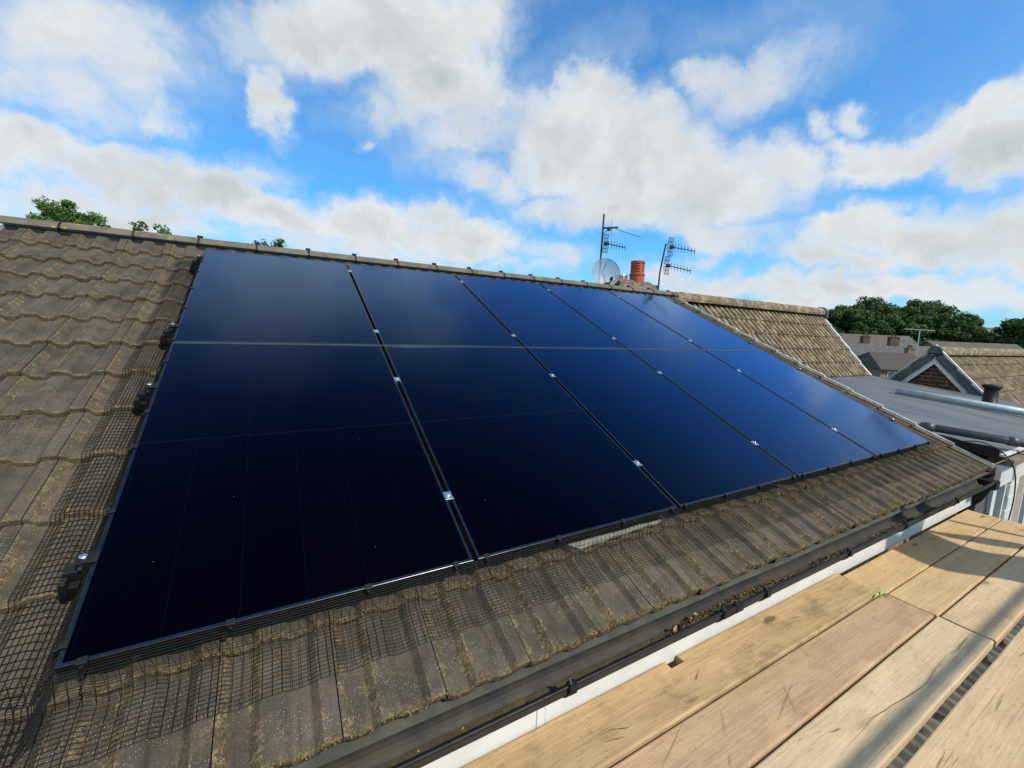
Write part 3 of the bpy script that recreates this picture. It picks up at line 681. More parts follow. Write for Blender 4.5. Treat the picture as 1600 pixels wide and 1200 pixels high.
# ------------------------------------------------------------------ bird mesh: wires at 25 mm along the edge, 12.5 mm across
def mesh_run(name, label, along0, along1, side, seed, reach=.17, droop=.0):
    r = thing(name, label, 'wire mesh', TR @ Vector((0, 0, -.1)))
    prof = [(.0, -.012), (.004, -.030), (.010, -.048), (.018, -.066), (.030, -.082), (.044, -.090)] if side == 'y' else [(.0, -.012), (.010, -.026), (.022, -.042), (.036, -.058), (.050, -.072), (.064, -.084)]
    prof = [q for a, b in zip(prof, prof[1:]) for q in (a, ((a[0] + b[0]) / 2, (a[1] + b[1]) / 2))] + [prof[-1]]; NS = len(prof) - 1
    d_ = prof[-1][0]
    while d_ < reach: d_ += .0125; prof.append((d_, None))
    def P(a, j):
        out, z = prof[j]
        wv = noise.noise((a * 3.1, out * 9, seed)); w2 = noise.noise((a * 11., out * 25, seed + 5))
        if side == 'y': x, y = a + w2 * .0012, -out + wv * .0016
        else: x, y = -out + wv * .002, a + w2 * .0022
        s_ = surf(x, y)
        roll = -.128 - .024 * (((y + .355) / .3325) % 1.) + H       # roll-top level
        sf = s_ * .42 + roll * .58 + .0055
        if z is None: z = sf + max(0., .004 * (wv + .2)) + .002 * abs(w2)
        else:
            f = out / prof[NS][0]; z = z * (1 - f ** 2) + (sf + .002) * f ** 2 if j else z
        return (x, y, z)
    mb = MB(); n = int((along1 - along0) / .025); wr = .00095 if side == 'y' else .0012
    for i in range(n + 1):
        a = along0 + i * .025
        mb.tube([P(a, j) for j in range(len(prof))], wr, 3, caps=False)
    for j in range(len(prof)):
        mb.tube([P(along0 + k * .0125, j) for k in range(2 * n + 1)], wr, 3, caps=False)
    mb.build('wire_net', M_WIRE, r, X=TR)
    return r
r1 = mesh_run('bird_mesh', 'black wire bird mesh draped on the tiles along the bottom edge of the panels', -.16, 5.93, 'y', 1)
r2 = mesh_run('bird_mesh', 'black wire bird mesh draped down the left edge of the panels', -.13, 3.50, 'x', 7, .19)
for x in (.05, .364, .749, 1.064, 1.192, 1.535, 1.91, 2.247, 2.348, 2.692, 3.02, 3.40, 3.52, 3.86, 4.2, 4.56, 4.70, 5.05, 5.4, 5.7):
    mb = MB(); mb.box((x - .011, -.007, -.020), (x + .011, -.0006, .004)); mb.box((x - .011, -.004, .0008), (x + .011, .012, .0042)); mb.box((x - .004, -.013, -.024), (x + .004, -.006, -.004))
    mb.build('mesh_clip', M_BLACK, r1, X=TR, bevel=.0012)
for y in (.06, .52, .86, 1.10, 1.55, 1.80, 2.25, 2.6, 2.95, 3.2):
    mb = MB(); mb.box((-.007, y - .011, -.020), (-.0006, y + .011, .004)); mb.box((-.004, y - .011, .0008), (.012, y + .011, .0042)); mb.box((-.022, y - .004, -.03), (-.006, y + .004, -.012))
    mb.build('mesh_clip', M_BLACK, r2, X=TR, bevel=.0012)

# ------------------------------------------------------------------ scaffold boards
def board(x0, x1, y0, y1, z, m, label, seed, notch=None, rot=0.):
    b = MB(); n = max(8, int((x1 - x0) / .06)); T = .038; V = []; F = []; xs = []
    for i in range(n + 1): xs.append(x0 + (x1 - x0) * i / n)
    sec = [(0, -T + .003), (0, -.006), (.002, -.002), (.007, 0), (.5, .0), (1., 0)]
    def ring(x):
        R_ = []; w = y1 - y0; e = noise.noise((x * 2.2, seed, 0)) * .0022 + noise.noise((x * 9, seed, 1)) * .0009; e2 = noise.noise((x * 2.2, seed, 5)) * .0022
        cup = .0025; lift = noise.noise((x * .6, seed, 9)) * .002
        ys = [(y0 + e, -T), (y0 + e, -.006), (y0 + e + .002, -.0018), (y0 + e + .007, 0.)]
        for k in range(1, 8): ys.append((y0 + .007 + (w - .014) * k / 8., cup * (1 - (2 * k / 8. - 1) ** 2) * -1))
        ys += [(y1 + e2 - .007, 0.), (y1 + e2 - .002, -.0018), (y1 + e2, -.006), (y1 + e2, -T)]
        return [(x, a, z + c_ + lift) for a, c_ in ys]
    segs = [(x0, x1, None)] if not notch else [(x0, notch[0], None), (notch[0], notch[1], notch[2]), (notch[1], x1, None)]
    for sa, sb, cut in segs:
        n = max(2, int((sb - sa) / .06)); rings = []
        for i in range(n + 1):
            r_ = ring(sa + (sb - sa) * i / n)
            if cut is not None: r_ = [(p[0], min(p[1], cut), p[2]) for p in r_]
            rings.append(r_)
        K = len(rings[0]); V = [p for r_ in rings for p in r_]; F = []
        for i in range(n):
            for k in range(K): F.append((i * K + k, (i + 1) * K + k, (i + 1) * K + (k + 1) % K, i * K + (k + 1) % K))
        F += [tuple(range(K)), tuple(n * K + k for k in range(K))[::-1]]
        b.raw(V, F)
    o = b.build('scaffold_board', m); tag(o, label, 'scaffold board', 'timber scaffold boards beside the gutter'); o.rotation_euler = (0, 0, rot); return o
W1 = wood('wood_tan', (.50, .345, .19), (.38, .26, .135), 1, (.19, .14, .065), .7)
W2 = wood('wood_pink', (.48, .325, .20), (.39, .26, .155), 2, (.30, .18, .11), .4, saw=.22)
W3 = wood('wood_pale', (.56, .435, .275), (.47, .36, .22), 3, (.30, .22, .14), .4)
W4 = wood('wood_yellow', (.55, .39, .205), (.47, .325, .165), 4, (.34, .22, .11), .3)
W5 = wood('wood_light', (.56, .42, .255), (.47, .345, .20), 5, (.30, .21, .12), .35)
ZB = 4.90
board(-.4, 3.60, -.446, -.222, ZB + .004, W1, 'stained tan scaffold board with a small notch, tight against the white fascia', 11, notch=(2.0, 2.085, -.264))
board(-.6, 3.635, -.678, -.457, ZB, W2, 'pinkish scaffold board marked with thin dark saw cuts', 12)
board(-.2, 3.64, -.900, -.690, ZB, W3, 'pale cream scaffold board with a long crack, in front of the pinkish one', 13)
board(-.4, 5.2, -1.163, -.938, ZB, W5, 'clean light scaffold board nearest the camera, beyond the open slot', 14)
board(-.4, 5.2, -1.395, -1.172, ZB, W1, 'tan scaffold board under the photographer, outermost of the platform', 15)
board(3.615, 6.0, -.462, -.250, ZB - .003, W4, 'smooth yellow scaffold board whose far end stops by the black downpipe', 16)
board(3.65, 6.02, -.686, -.470, ZB - .003, W4, 'light scaffold board continuing the pinkish one past its end joint', 17)
board(3.66, 6.1, -.905, -.697, ZB - .002, W5, 'light scaffold board continuing the cream one past its end joint', 18)
# thin saw cuts and splits scored in the boards: narrow dark slits that follow the plank surface
bds = [o for o in bpy.data.objects if o.name.startswith('scaffold_board')]
def slit(b_i, pts, w_, z=.0030, name='saw_cut', m=None):
    mb = MB(); P_ = []
    for a, b in zip(pts, pts[1:]):
        for k in range(6): t_ = k / 6; P_.append(Vector((a[0] + (b[0] - a[0]) * t_, a[1] + (b[1] - a[1]) * t_, 0)))
    P_.append(Vector((*pts[-1], 0))); n = len(P_); V = []
    for i, p in enumerate(P_):
        t_ = (P_[min(i + 1, n - 1)] - P_[max(i - 1, 0)]).normalized(); s_ = Vector((-t_.y, t_.x, 0)); ww = w_ * (.25 + math.sin(math.pi * (i + .3) / n)) * (1 + .4 * noise.noise((i * .7, w_ * 900, 0)))
        j_ = s_ * .002 * noise.noise((i * .5, p.x * 5, 2)); V += [p + j_ + s_ * ww, p + j_ - s_ * ww]
    o = b_i; z0 = ZB + z
    mb.raw([(v_.x, v_.y, z0) for v_ in V], [(2 * i, 2 * i + 1, 2 * i + 3, 2 * i + 2) for i in range(n - 1)])
    q = mb.build(name, m or M_SLIT, None); q.parent = b_i; return q
M_SLIT = simple('dark_slit', (.10, .052, .028), (.17, .09, .045), .95, scale=30)
pink = bpy.data.objects['scaffold_board.001']; pale = bpy.data.objects['scaffold_board.002']; tan_ = bpy.data.objects['scaffold_board']
for L in (((2.383, -.534), (2.261, -.659)), ((2.422, -.561), (2.172, -.631)), ((2.011, -.498), (1.926, -.574)), ((1.822, -.466), (1.619, -.544)), ((1.875, -.620), (1.833, -.655)), ((2.671, -.470), (2.66, -.495), (2.643, -.517)), ((3.30, -.50), (3.28, -.56))):
    slit(pink, L, .00065)
slit(pale, ((3.62, -.825), (3.497, -.828), (3.378, -.833), (3.30, -.826)), .0008, name='split')
slit(pale, ((3.28, -.822), (3.136, -.826), (2.97, -.84), (2.82, -.832), (2.698, -.819), (2.509, -.802), (2.42, -.806)), .0009, name='split')
for L in (((1.82, -.74), (1.86, -.75)), ((2.30, -.755), (2.36, -.765))): slit(pale, L, .0012, name='knot_split')
for L in (((2.10, -.33), (2.04, -.36)), ((1.55, -.36), (1.62, -.385)), ((1.50, -.385), (1.58, -.405)), ((2.85, -.33), (2.92, -.345))): slit(tan_, L, .0012, z=.0068, name='gouge')
near = bpy.data.objects['scaffold_board.003']
for L in (((2.62, -.99), (2.50, -1.0), (2.44, -1.004)), ((3.2, -1.02), (3.02, -1.03)), ((3.7, -1.0), (3.6, -.995))): slit(near, L, .0008, name='split')
# scaffold tubes: transoms below, guard rail and standards outside the platform
scaf = thing('scaffold', 'galvanised scaffold tubes carrying the timber boards', 'scaffold', (2.5, -1.5, 0))
for x in (.9, 2.3, 3.55, 3.80, 5.0, 5.9):
    mb = MB(); mb.tube([(x, -.235, ZB - .068), (x, -1.98, ZB - .068)], .0242, 14); mb.build('transom', M_GALV, scaf, smooth=True)
for y, z_, r_ in ((-1.75, ZB - .118, .0242), (-1.92, 6.07, .019)):
    mb = MB(); mb.tube([(-1.2, y, z_), (6.6, y, z_)], r_, 14); mb.build('ledger', M_GALV, scaf, smooth=True)
for x in (-.9, 6.04):
    mb = MB(); mb.tube([(x, -1.55, 0), (x, -1.55, 6.3)], .0242, 14); mb.build('standard', M_GALV, scaf, smooth=True)
# leaf sprig on the boards joint
mb = MB(); rng = random.Random(3)
for k in range(7):
    c_ = Vector((3.52 + k * .018, -.455 - k * .001 + rng.uniform(-.004, .004), ZB + .006 + .004 * (k % 2))); a = rng.uniform(-.5, .8)
    mb.face([c_ + Vector((math.cos(a + q) * s_, math.sin(a + q) * s_ * .5, .003 * i)) for i, (q, s_) in enumerate(((3.1, .016), (-1.4, .010), (0, .018), (1.5, .010)))])
mb.tube([(3.50, -.457, ZB + .005), (3.56, -.458, ZB + .010), (3.66, -.455, ZB + .005)], .0018, 5)
o = mb.build('leaf_sprig', simple('fresh_leaf', (.32, .42, .10), (.22, .30, .07), .6)); tag(o, 'small green leaf sprig lying in the joint at the end of the tan board', 'leaves')

# unseen blue sheet, added to cast a shadow across the far boards
mb = MB(); V = []; F = []; nx, nz = 26, 18
for i in range(nx + 1):
    for j in range(nz + 1):
        x = 4.83 + .62 * i / nx; h = .55 + 1.05 * j / nz
        x += .10 * (j / nz) * math.sin(i * .5) * .6 + .08 * math.sin(j * .55)
        V.append((x, -1.53 + .03 * math.sin(i * .9 + j * .2), ZB + h + .12 * math.sin(i * .33 + .6) * (j / nz) - .10 * math.sin(i * .7) * (1 - j / nz)))
for i in range(nx):
    for j in range(nz): F.append((i * (nz + 1) + j, (i + 1) * (nz + 1) + j, (i + 1) * (nz + 1) + j + 1, i * (nz + 1) + j + 1))
mb.raw(V, F)
o = mb.build('shadow_sheet', simple('blue_shadow_sheet', (.05, .12, .25), (.04, .09, .2), .6), smooth=True); tag(o, 'unseen blue sheet added to cast the shadow across the far boards', 'shadow_sheet')
so_ = o.modifiers.new('solid', 'SOLIDIFY'); so_.thickness = .004

# lean-to shed with a corrugated roof seen through the slot between the boards
shed = thing('lean_to_shed', 'lean-to with a dark corrugated roof glimpsed down through the slot between the scaffold boards', 'shed', (3.5, -1.2, 0))
mb = MB(); V = []; F = []; nx = 520
for i in range(nx + 1):
    x = -1 + 9.6 * i / nx; z = .030 * math.sin(x * 2 * math.pi / .146)
    for y, z0 in ((-.12, 3.15), (-2.6, 2.65)): V.append((x, y, z0 + z))
for i in range(nx): F.append((i * 2, i * 2 + 1, i * 2 + 3, i * 2 + 2))
mb.raw(V, F); mb.build('corrugated_roof', simple('corrugated_sheet', (.16, .15, .125), (.05, .048, .042), .6, scale=3), shed, smooth=True)
mb = MB(); mb.box((-.95, -2.5, 0), (8.5, -2.4, 2.6)); mb.build('wall', M_BRICK, shed)

mb = MB(); V = []; F = []; nx, nz = 14, 20  # unseen strip added to cast the narrower shadow near the board ends
for i in range(nx + 1):
    for j in range(nz + 1):
        h = .42 + 1.25 * j / nz; wd = .04 + .16 * abs(math.sin(j * .33 + .5)); x = 5.72 + .10 * math.sin(j * .24) - wd * (.5 - i / nx)
        V.append((x, -1.66 + .02 * math.sin(i * .9), ZB + h))
for i in range(nx):
    for j in range(nz): F.append((i * (nz + 1) + j, (i + 1) * (nz + 1) + j, (i + 1) * (nz + 1) + j + 1, i * (nz + 1) + j + 1))
mb.raw(V, F); o = mb.build('shadow_strip', simple('shadow_netting', (.10, .22, .10), (.08, .18, .08), .7), smooth=True); tag(o, 'unseen twisted green strip added to cast the narrower shadow on the far boards', 'shadow_netting')
so_ = o.modifiers.new('solid', 'SOLIDIFY'); so_.thickness = .004

# ------------------------------------------------------------------ next-door house with the big flat roof
def fz(y): return 5.38 + .115 * (y + .25)
nb = thing('flat_roofed_house', 'neighbouring house with a wide grey flat roof and a lichened tile slope above it', 'house', (9, 3, 0))
FX0, FX1 = 6.475, 11.42
mb = MB(); nx, ny = 40, 24; V = []; F = []
for i in range(nx + 1):
    for j in range(ny + 1):
        x = FX0 + (FX1 - FX0) * i / nx; y = -.30 + 2.85 * j / ny
        V.append((x, y, fz(y) + .006 * noise.noise((x * .9, y * .9, 0)) + .002 * noise.noise((x * 4, y * 4, 0))))
for i in range(nx):
    for j in range(ny): F.append((i * (ny + 1) + j, (i + 1) * (ny + 1) + j, (i + 1) * (ny + 1) + j + 1, i * (ny + 1) + j + 1))
mb.raw(V, F); mb.build('flat_roof', M_FLAT, nb, smooth=True)
body('wall', M_TAN, nb, 6.42, 11.40, [(-.10, -.5), (7.2, -.5), (7.2, 5.2), (2.6, 5.45), (-.10, 5.2)])
mb = MB(); mb.box((6.44, -.34, fz(-.3) - .012), (FX1, -.298, fz(-.3) + .010)); mb.build('roof_edge_trim', M_WHITE_OLD, nb, bevel=.004)
mb = MB(); mb.box((FX1 - .004, -.34, 5.05), (FX1 + .03, 2.55, 5.36)); mb.build('side_board', M_VERGE, nb)
mb = MB()
for a, b in ((6.44, 8.2), (8.2, 9.9), (9.9, FX1)): mb.box((a, -.40, 5.285), (b - .006, -.342, 5.352))
mb.build('eaves_board', simple('weathered_board', (.22, .175, .115), (.13, .10, .065), .85, scale=8), nb, bevel=.004)
mb = MB(); mb.box((6.42, -.34, 5.07), (FX1, -.30, 5.28)); mb.build('fascia', M_WHITE, nb, bevel=.002)
# window band: white posts, grey panes, tan pier
def post(a, b, m, name='mullion', y=-.235):
    mb = MB(); mb.box((a, y, 3.2), (b, -.12, 5.065)); return mb.build(name, m, nb, bevel=.004)
for a, b in ((6.92, 7.40), (8.12, 8.56), (8.565, 9.5)):
    win = MB(); win.box((a, -.225, 3.2), (a + .13, -.12, 5.065)); win.box((a + .13, -.225, 5.03), (b - .05, -.12, 5.065)); win.box((b - .05, -.2245, 3.2), (b, -.12, 5.0645)); wf = win.build('window', M_WHITE, nb)
    mb = MB(); mb.box((a + .125, -.165, 3.2), (b - .045, -.15, 5.035)); o = mb.build('pane', M_GLZ, nb); o.parent = wf
mb = MB()
for k in range(12): mb.box((7.41 + .02 * (k % 2), -.25, 3.3 + k * .147), (7.74, -.13, 3.3 + k * .147 + .140))
mb.build('corner_blocks', M_WHITE, nb, bevel=.006)
mb = MB(); mb.box((7.745, -.24, 3.2), (8.115, -.13, 5.066)); mb.build('pier', M_TAN, nb)
mb = MB(); mb.box((6.50, -.2, 3.2), (6.915, -.12, 5.066)); mb.build('side_panel', simple('dark_cladding', (.10, .11, .11), (.07, .075, .078), .5), nb)
# black upstand flashing beside our verge
mb = MB(); V = []
for k in range(13):
    y = -.30 + 1.0 * k / 12; z = fz(y); w_ = .05 + .025 * math.sin(k * .5); hh = .055 * (1 - .5 * k / 12) + .008 * math.sin(k * 1.7)
    V += [(6.44, y, z - .04), (6.44, y, z + hh), (6.44 + w_, y, z + hh * .8), (6.44 + w_ + .03, y, z + .004)]
F = [(i * 4 + k, i * 4 + 4 + k, i * 4 + 5 + k, i * 4 + k + 1) for i in range(12) for k in range(3)] + [(0, 1, 2, 3), (51, 50, 49, 48)]
mb.raw(V, F); mb.build('upstand', M_BLACK, nb, recalc=True)
# steep tiled slope meeting the same ridge line
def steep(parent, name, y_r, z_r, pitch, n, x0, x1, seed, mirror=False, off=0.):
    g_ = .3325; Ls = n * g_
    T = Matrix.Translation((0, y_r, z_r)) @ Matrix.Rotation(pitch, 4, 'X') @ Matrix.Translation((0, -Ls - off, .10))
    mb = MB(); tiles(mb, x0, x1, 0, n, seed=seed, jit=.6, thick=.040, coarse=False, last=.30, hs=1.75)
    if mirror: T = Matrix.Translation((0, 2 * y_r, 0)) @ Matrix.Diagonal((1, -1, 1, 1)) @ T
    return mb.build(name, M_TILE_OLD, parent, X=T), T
PA = rad(50)
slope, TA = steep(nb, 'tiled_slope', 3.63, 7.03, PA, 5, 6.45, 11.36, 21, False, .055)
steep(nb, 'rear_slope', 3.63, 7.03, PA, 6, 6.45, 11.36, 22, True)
body('upper_wall', M_BRICKC, nb, 6.47, 11.32, [(2.45, 5.2), (4.81, 5.2), (4.81, 5.52), (3.63, 6.95), (2.45, 5.52)])
def rough_ridge(parent, x0, x1, y, z, r, seed, name='ridge'):
    mb = MB(); n = int((x1 - x0) / .045); K = 11; V = []; F = []
    for i in range(n + 1):
        x = x0 + (x1 - x0) * i / n; j = ((x - x0) % .45) < .045
        for k in range(K):
            a = math.pi * (-.08 + 1.16 * k / (K - 1)); rr = r * (1 + .07 * noise.noise((x * 9, k * .6, seed)) - (.05 if j else 0))
            V.append((x, y - rr * math.cos(a), z + rr * math.sin(a)))
    for i in range(n):
        for k in range(K - 1): F.append((i * K + k, (i + 1) * K + k, (i + 1) * K + k + 1, i * K + k + 1))
    F += [tuple(range(K))[::-1], tuple(n * K + k for k in range(K))]
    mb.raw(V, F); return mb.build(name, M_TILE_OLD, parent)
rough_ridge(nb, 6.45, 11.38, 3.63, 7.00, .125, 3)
mb = MB(); c_ = []
for k in range(13):
    a = math.pi * k / 12; c_.append((3.63 - .15 * math.cos(a), 7.0 + .15 * math.sin(a)))
mb.prism(c_ + [(3.63 + .15, 6.9), (3.63 - .15, 6.9)], 11.36, 11.42); mb.build('ridge_end_cap', M_VERGE, nb)
mb = MB()
for c in range(5):
    ya = c * .3325 - .01; V = []
    for yy, zz in ((ya, -.090), (ya + .35, -.108)):
        V += [(11.34, yy, zz - .11), (11.40, yy, zz - .11), (11.40, yy, zz), (11.34, yy, zz)]
    mb.raw(V, [(0, 1, 2, 3), (7, 6, 5, 4), (0, 4, 5, 1), (1, 5, 6, 2), (2, 6, 7, 3), (3, 7, 4, 0)])
mb.build('verge_trim', M_WHITE_OLD, nb, X=TA)

# things lying on that flat roof
def pipe(label, pts, r, m, name='loose_pipe'):
    mb = MB(); mb.tube(pts, r, 18)
    d_ = (Vector(pts[1]) - Vector(pts[0])).normalized()
    o = mb.build(name, m, smooth=True); tag(o, label, 'pipe'); return o
p_a = (9.30, 1.43, fz(1.43) + .062); p_b = (9.86, -.40, fz(-.3) + .062)
pipe('long pale grey pipe lying across the flat roof behind the black vent', [p_a, p_b], .052, M_GREYPIPE)
mb = MB(); a = Vector((6.49, .29, fz(.29) + .085)); b = Vector((7.25, -1.05, fz(-.3) + .02)); mb.tube([a, b], .040, 18)
for f_ in (.02, .42): c_ = a.lerp(b, f_); e_ = a.lerp(b, f_ + .045); mb.tube([c_, e_], .046, 18)
o = mb.build('loose_pipe', M_DARKPIPE, smooth=True); tag(o, 'dark grey jointed pipe propped on the verge over the corner of the flat roof', 'pipe')
vt = thing('roof_vent', 'short black vent with a flared cap on the flat roof', 'roof vent', (9.99, .53, fz(.53)))
mb = MB(); mb.lathe((9.99, .53, fz(.53)), [(0, .16), (.012, .15), (.02, .085), (.30, .078)], 24); mb.build('stem', M_BLACK, vt, smooth=True)
mb = MB(); mb.lathe((9.99, .53, fz(.53) + .28), [(0, .08), (.02, .10), (.055, .115), (.07, .10), (.085, .0)], 24); mb.build('cap', M_BLACK, vt, smooth=True)
def cable(name, label, pts, r, m=M_ROPE):
    P_ = []; pts = [Vector(p) for p in pts]
    for i in range(len(pts) - 1):
        p0_, p1_, p2_, p3_ = pts[max(i - 1, 0)], pts[i], pts[i + 1], pts[min(i + 2, len(pts) - 1)]
        for k in range(8):
            t_ = k / 8; P_.append(.5 * ((2 * p1_) + (-p0_ + p2_) * t_ + (2 * p0_ - 5 * p1_ + 4 * p2_ - p3_) * t_ ** 2 + (-p0_ + 3 * p1_ - 3 * p2_ + p3_) * t_ ** 3))
    P_.append(pts[-1]); mb = MB(); mb.tube(P_, r, 6); o = mb.build(name, m, smooth=True); tag(o, label, 'cable'); return o
cable('roof_cable', 'thin black cable running across the flat roof behind the dark pipe', [(6.87, .51, fz(.51) + .022), (7.0, .24, fz(.24) + .022), (7.15, -.03, fz(-.03) + .022), (7.33, -.31, fz(-.3) + .012), (7.6, -.6, fz(-.3) + .02)], .006)
cable('hanging_cable', 'loose cable looping off the flat roof and hanging in front of the white wall', [(6.45, .02, 5.42), (6.43, -.16, 5.47), (6.36, -.33, 5.42), (6.36, -.42, 5.28), (6.42, -.44, 5.05), (6.40, -.44, 4.8), (6.26, -.44, 4.55), (6.2, -.44, 4.2)], .005)
# ------------------------------------------------------------------ gabled house beyond the flat roof
gb = thing('gabled_house', 'brick-gabled house with white bargeboards and brown tiles beyond the flat roof', 'house', (15, 1.7, 0))
PB = rad(48.5); GX, GYr, GZr = 11.60, 1.66, 6.27
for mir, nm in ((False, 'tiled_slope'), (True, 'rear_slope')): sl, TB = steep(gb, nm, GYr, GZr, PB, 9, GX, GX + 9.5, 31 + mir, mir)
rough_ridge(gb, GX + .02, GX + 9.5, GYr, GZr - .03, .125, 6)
mb = MB(); c_ = []
for k in range(17):
    a = math.pi * (-.1 + 1.2 * k / 16); c_.append((GYr - .105 * math.cos(a), GZr + .0 + .105 * math.sin(a)))
mb.prism(c_, GX - .05, GX + .04); mb.build('ridge_end_cap', M_VERGE, gb)
hw = 9 * .3325 * math.cos(PB); hz_ = 9 * .3325 * math.sin(PB)
body('wall', M_BRICKG, gb, GX + .10, GX + 9.4, [(GYr - hw + .1, -.5), (GYr + hw - .1, -.5), (GYr + hw - .1, GZr - hz_ + .02), (GYr, GZr - .04), (GYr - hw + .1, GZr - hz_ + .02)])
for sgn in (1, -1):
    # bargeboard: a plank parallel to the rake
    mb = MB(); cs, sn = math.cos(PB), math.sin(PB)
    def rk(d_, off): return (GYr - sgn * (d_ * cs + off * sn), GZr - d_ * sn + off * cs)
    def plank(o0, o1, x0, x1, d0=0., d1=9 * .3325):
        tipa = (GYr, GZr + o1 / cs); tipb = (GYr, GZr + o0 / cs)
        A = [rk(d1, o0), rk(d1, o1), tipa, tipb]
        mb.raw([(x, p[0], p[1]) for x in (x0, x1) for p in A], [(0, 1, 2, 3), (7, 6, 5, 4), (0, 4, 5, 1), (1, 5, 6, 2), (2, 6, 7, 3), (3, 7, 4, 0)])
    plank(-.16, -.06, GX + .03, GX + .06); mb.build('bargeboard', M_BARGE, gb, recalc=True)
    mb = MB()
    for k in range(9):
        d0 = k * .3325 + .10; d1 = d0 + .345; e = .012
        A = [rk(d0, -.075), rk(d0, .045 - e), rk(d1, .045 + e), rk(d1, -.075 - e)]
        x0, x1 = GX - .035, GX + .05
        mb.raw([(x, p[0], p[1]) for x in (x0, x1) for p in A], [(0, 1, 2, 3), (7, 6, 5, 4), (0, 4, 5, 1), (1, 5, 6, 2), (2, 6, 7, 3), (3, 7, 4, 0)])
    mb.build('verge_cap', M_VERGE, gb, bevel=.004, recalc=True)
    mb = MB(); plank(.062, .085, GX - .04, GX + .02, .0); mb.build('verge_strip', M_WHITE_OLD, gb, recalc=True)

# ------------------------------------------------------------------ chimney, dish and aerials behind the ridge
CX0, CX1, CY0, CY1, CZ = 5.95, 7.00, 4.42, 4.92, 7.27
mb = MB(); mb.box((CX0 + .04, CY0 + .03, 5.6), (CX1 - .04, CY1 - .03, CZ - .02)); chim = mb.build('chimney', M_BRICKC, house)
mb = MB(); rng = random.Random(5); nx, ny = 26, 12; V = []; F = []
for i in range(nx + 1):
    for j in range(ny + 1):
        x = CX0 + (CX1 - CX0) * i / nx; y = CY0 + (CY1 - CY0) * j / ny; e = min(i, nx - i, j, ny - j)
        z = CZ + (.0 if e == 0 else .03 + .02 * min(e, 4)) + .03 * noise.noise((x * 9, y * 9, 1)); V.append((x, y, z if e else CZ - .07))
for i in range(nx):
    for j in range(ny): F.append((i * (ny + 1) + j, (i + 1) * (ny + 1) + j, (i + 1) * (ny + 1) + j + 1, i * (ny + 1) + j + 1))
mb.raw(V, F)
o = mb.build('flaunching', M_STONE, house, smooth=False); o.parent = chim
mb = MB(); px, py, pz = 6.56, 4.62, CZ + .05
mb.lathe((px, py, pz), [(0, .140), (.16, .138), (.165, .150), (.185, .150), (.19, .130)], 28)
for k in range(5):
    z0 = .19 + k * .048; mb.lathe((px, py, pz), [(z0, .130), (z0 + .030, .130)] if k < 4 else [(z0, .130), (z0 + .03, .134), (z0 + .045, .134), (z0 + .045, .09), (z0 + .0, .09)], 28)
    if k < 4:
        for q in range(6):
            a0 = q * math.pi / 3 + .05; a1 = a0 + .33
            V = [(px + R_ * math.cos(a), py + R_ * math.sin(a), pz + zz) for zz in (z0 + .030, z0 + .048) for a in (a0, (a0 + a1) / 2, a1) for R_ in (.130,)]
            mb.raw(V, [(0, 1, 4, 3), (1, 2, 5, 4)])
mb.lathe((px, py, pz), [(.0, .10), (.40, .10)], 20)
o = mb.build('chimney_pot', M_TERRA, house); o.parent = chim
mb = MB(); qx, qy = 6.20, 4.66; mb.lathe((qx, qy, CZ + .03), [(0, .13), (.07, .128), (.075, .11), (.0, .11)], 24); o = mb.build('chimney_pot', M_TERRA, house); o.parent = chim
mb = MB(); mb.lathe((qx, qy, CZ + .09), [(0, .105), (.085, .108), (.10, .10), (.10, .0)], 24)
for k in range(12):
    a = k * math.pi / 6; mb.box((-.006, -.003, 0), (.006, .003, .09), X=Matrix.Translation((qx + .112 * math.cos(a), qy + .112 * math.sin(a), CZ + .10)) @ Matrix.Rotation(a, 4, 'Z'))
o = mb.build('chimney_cowl', M_GALV, house); o.parent = chim
# dish
dc = Vector((5.74, 4.60, 7.44)); dish = thing('satellite_dish', 'pale see-through satellite dish beside the chimney with its arm at lower right', 'satellite dish', dc)
ax = (Vector((.50, -1.35, 6.38)) - dc).normalized(); ax = (ax + Vector((.30, -.1, .32))).normalized()
mb = MB(); pf = []
for k in range(9): r_ = .255 * k / 8; pf.append((.9 * r_ * r_, r_))
mb.lathe(dc, pf, 36, ax); mb.lathe(dc, [(.0585, .255), (.066, .258), (.064, .262), (.056, .257)], 36, ax); o = mb.build('reflector', M_DISH, dish, smooth=True)
mb = MB(); low = dc + Vector((.02, -.03, -.26)); lnb = dc + ax * .20 + Vector((.10, .02, -.16)); mb.tube([low, low.lerp(lnb, .5) + Vector((0, 0, .0)), lnb], .011, 8); mb.tube([low, dc - ax * .05, dc - ax * .10 + Vector((.1, .05, -.2))], .014, 8); mb.build('arm', M_BLACK, dish)
mb = MB(); mb.tube([lnb - ax * .02, lnb + Vector((.0, 0, .05))], [.028, .022], 12); mb.build('receiver', M_BLACK, dish)
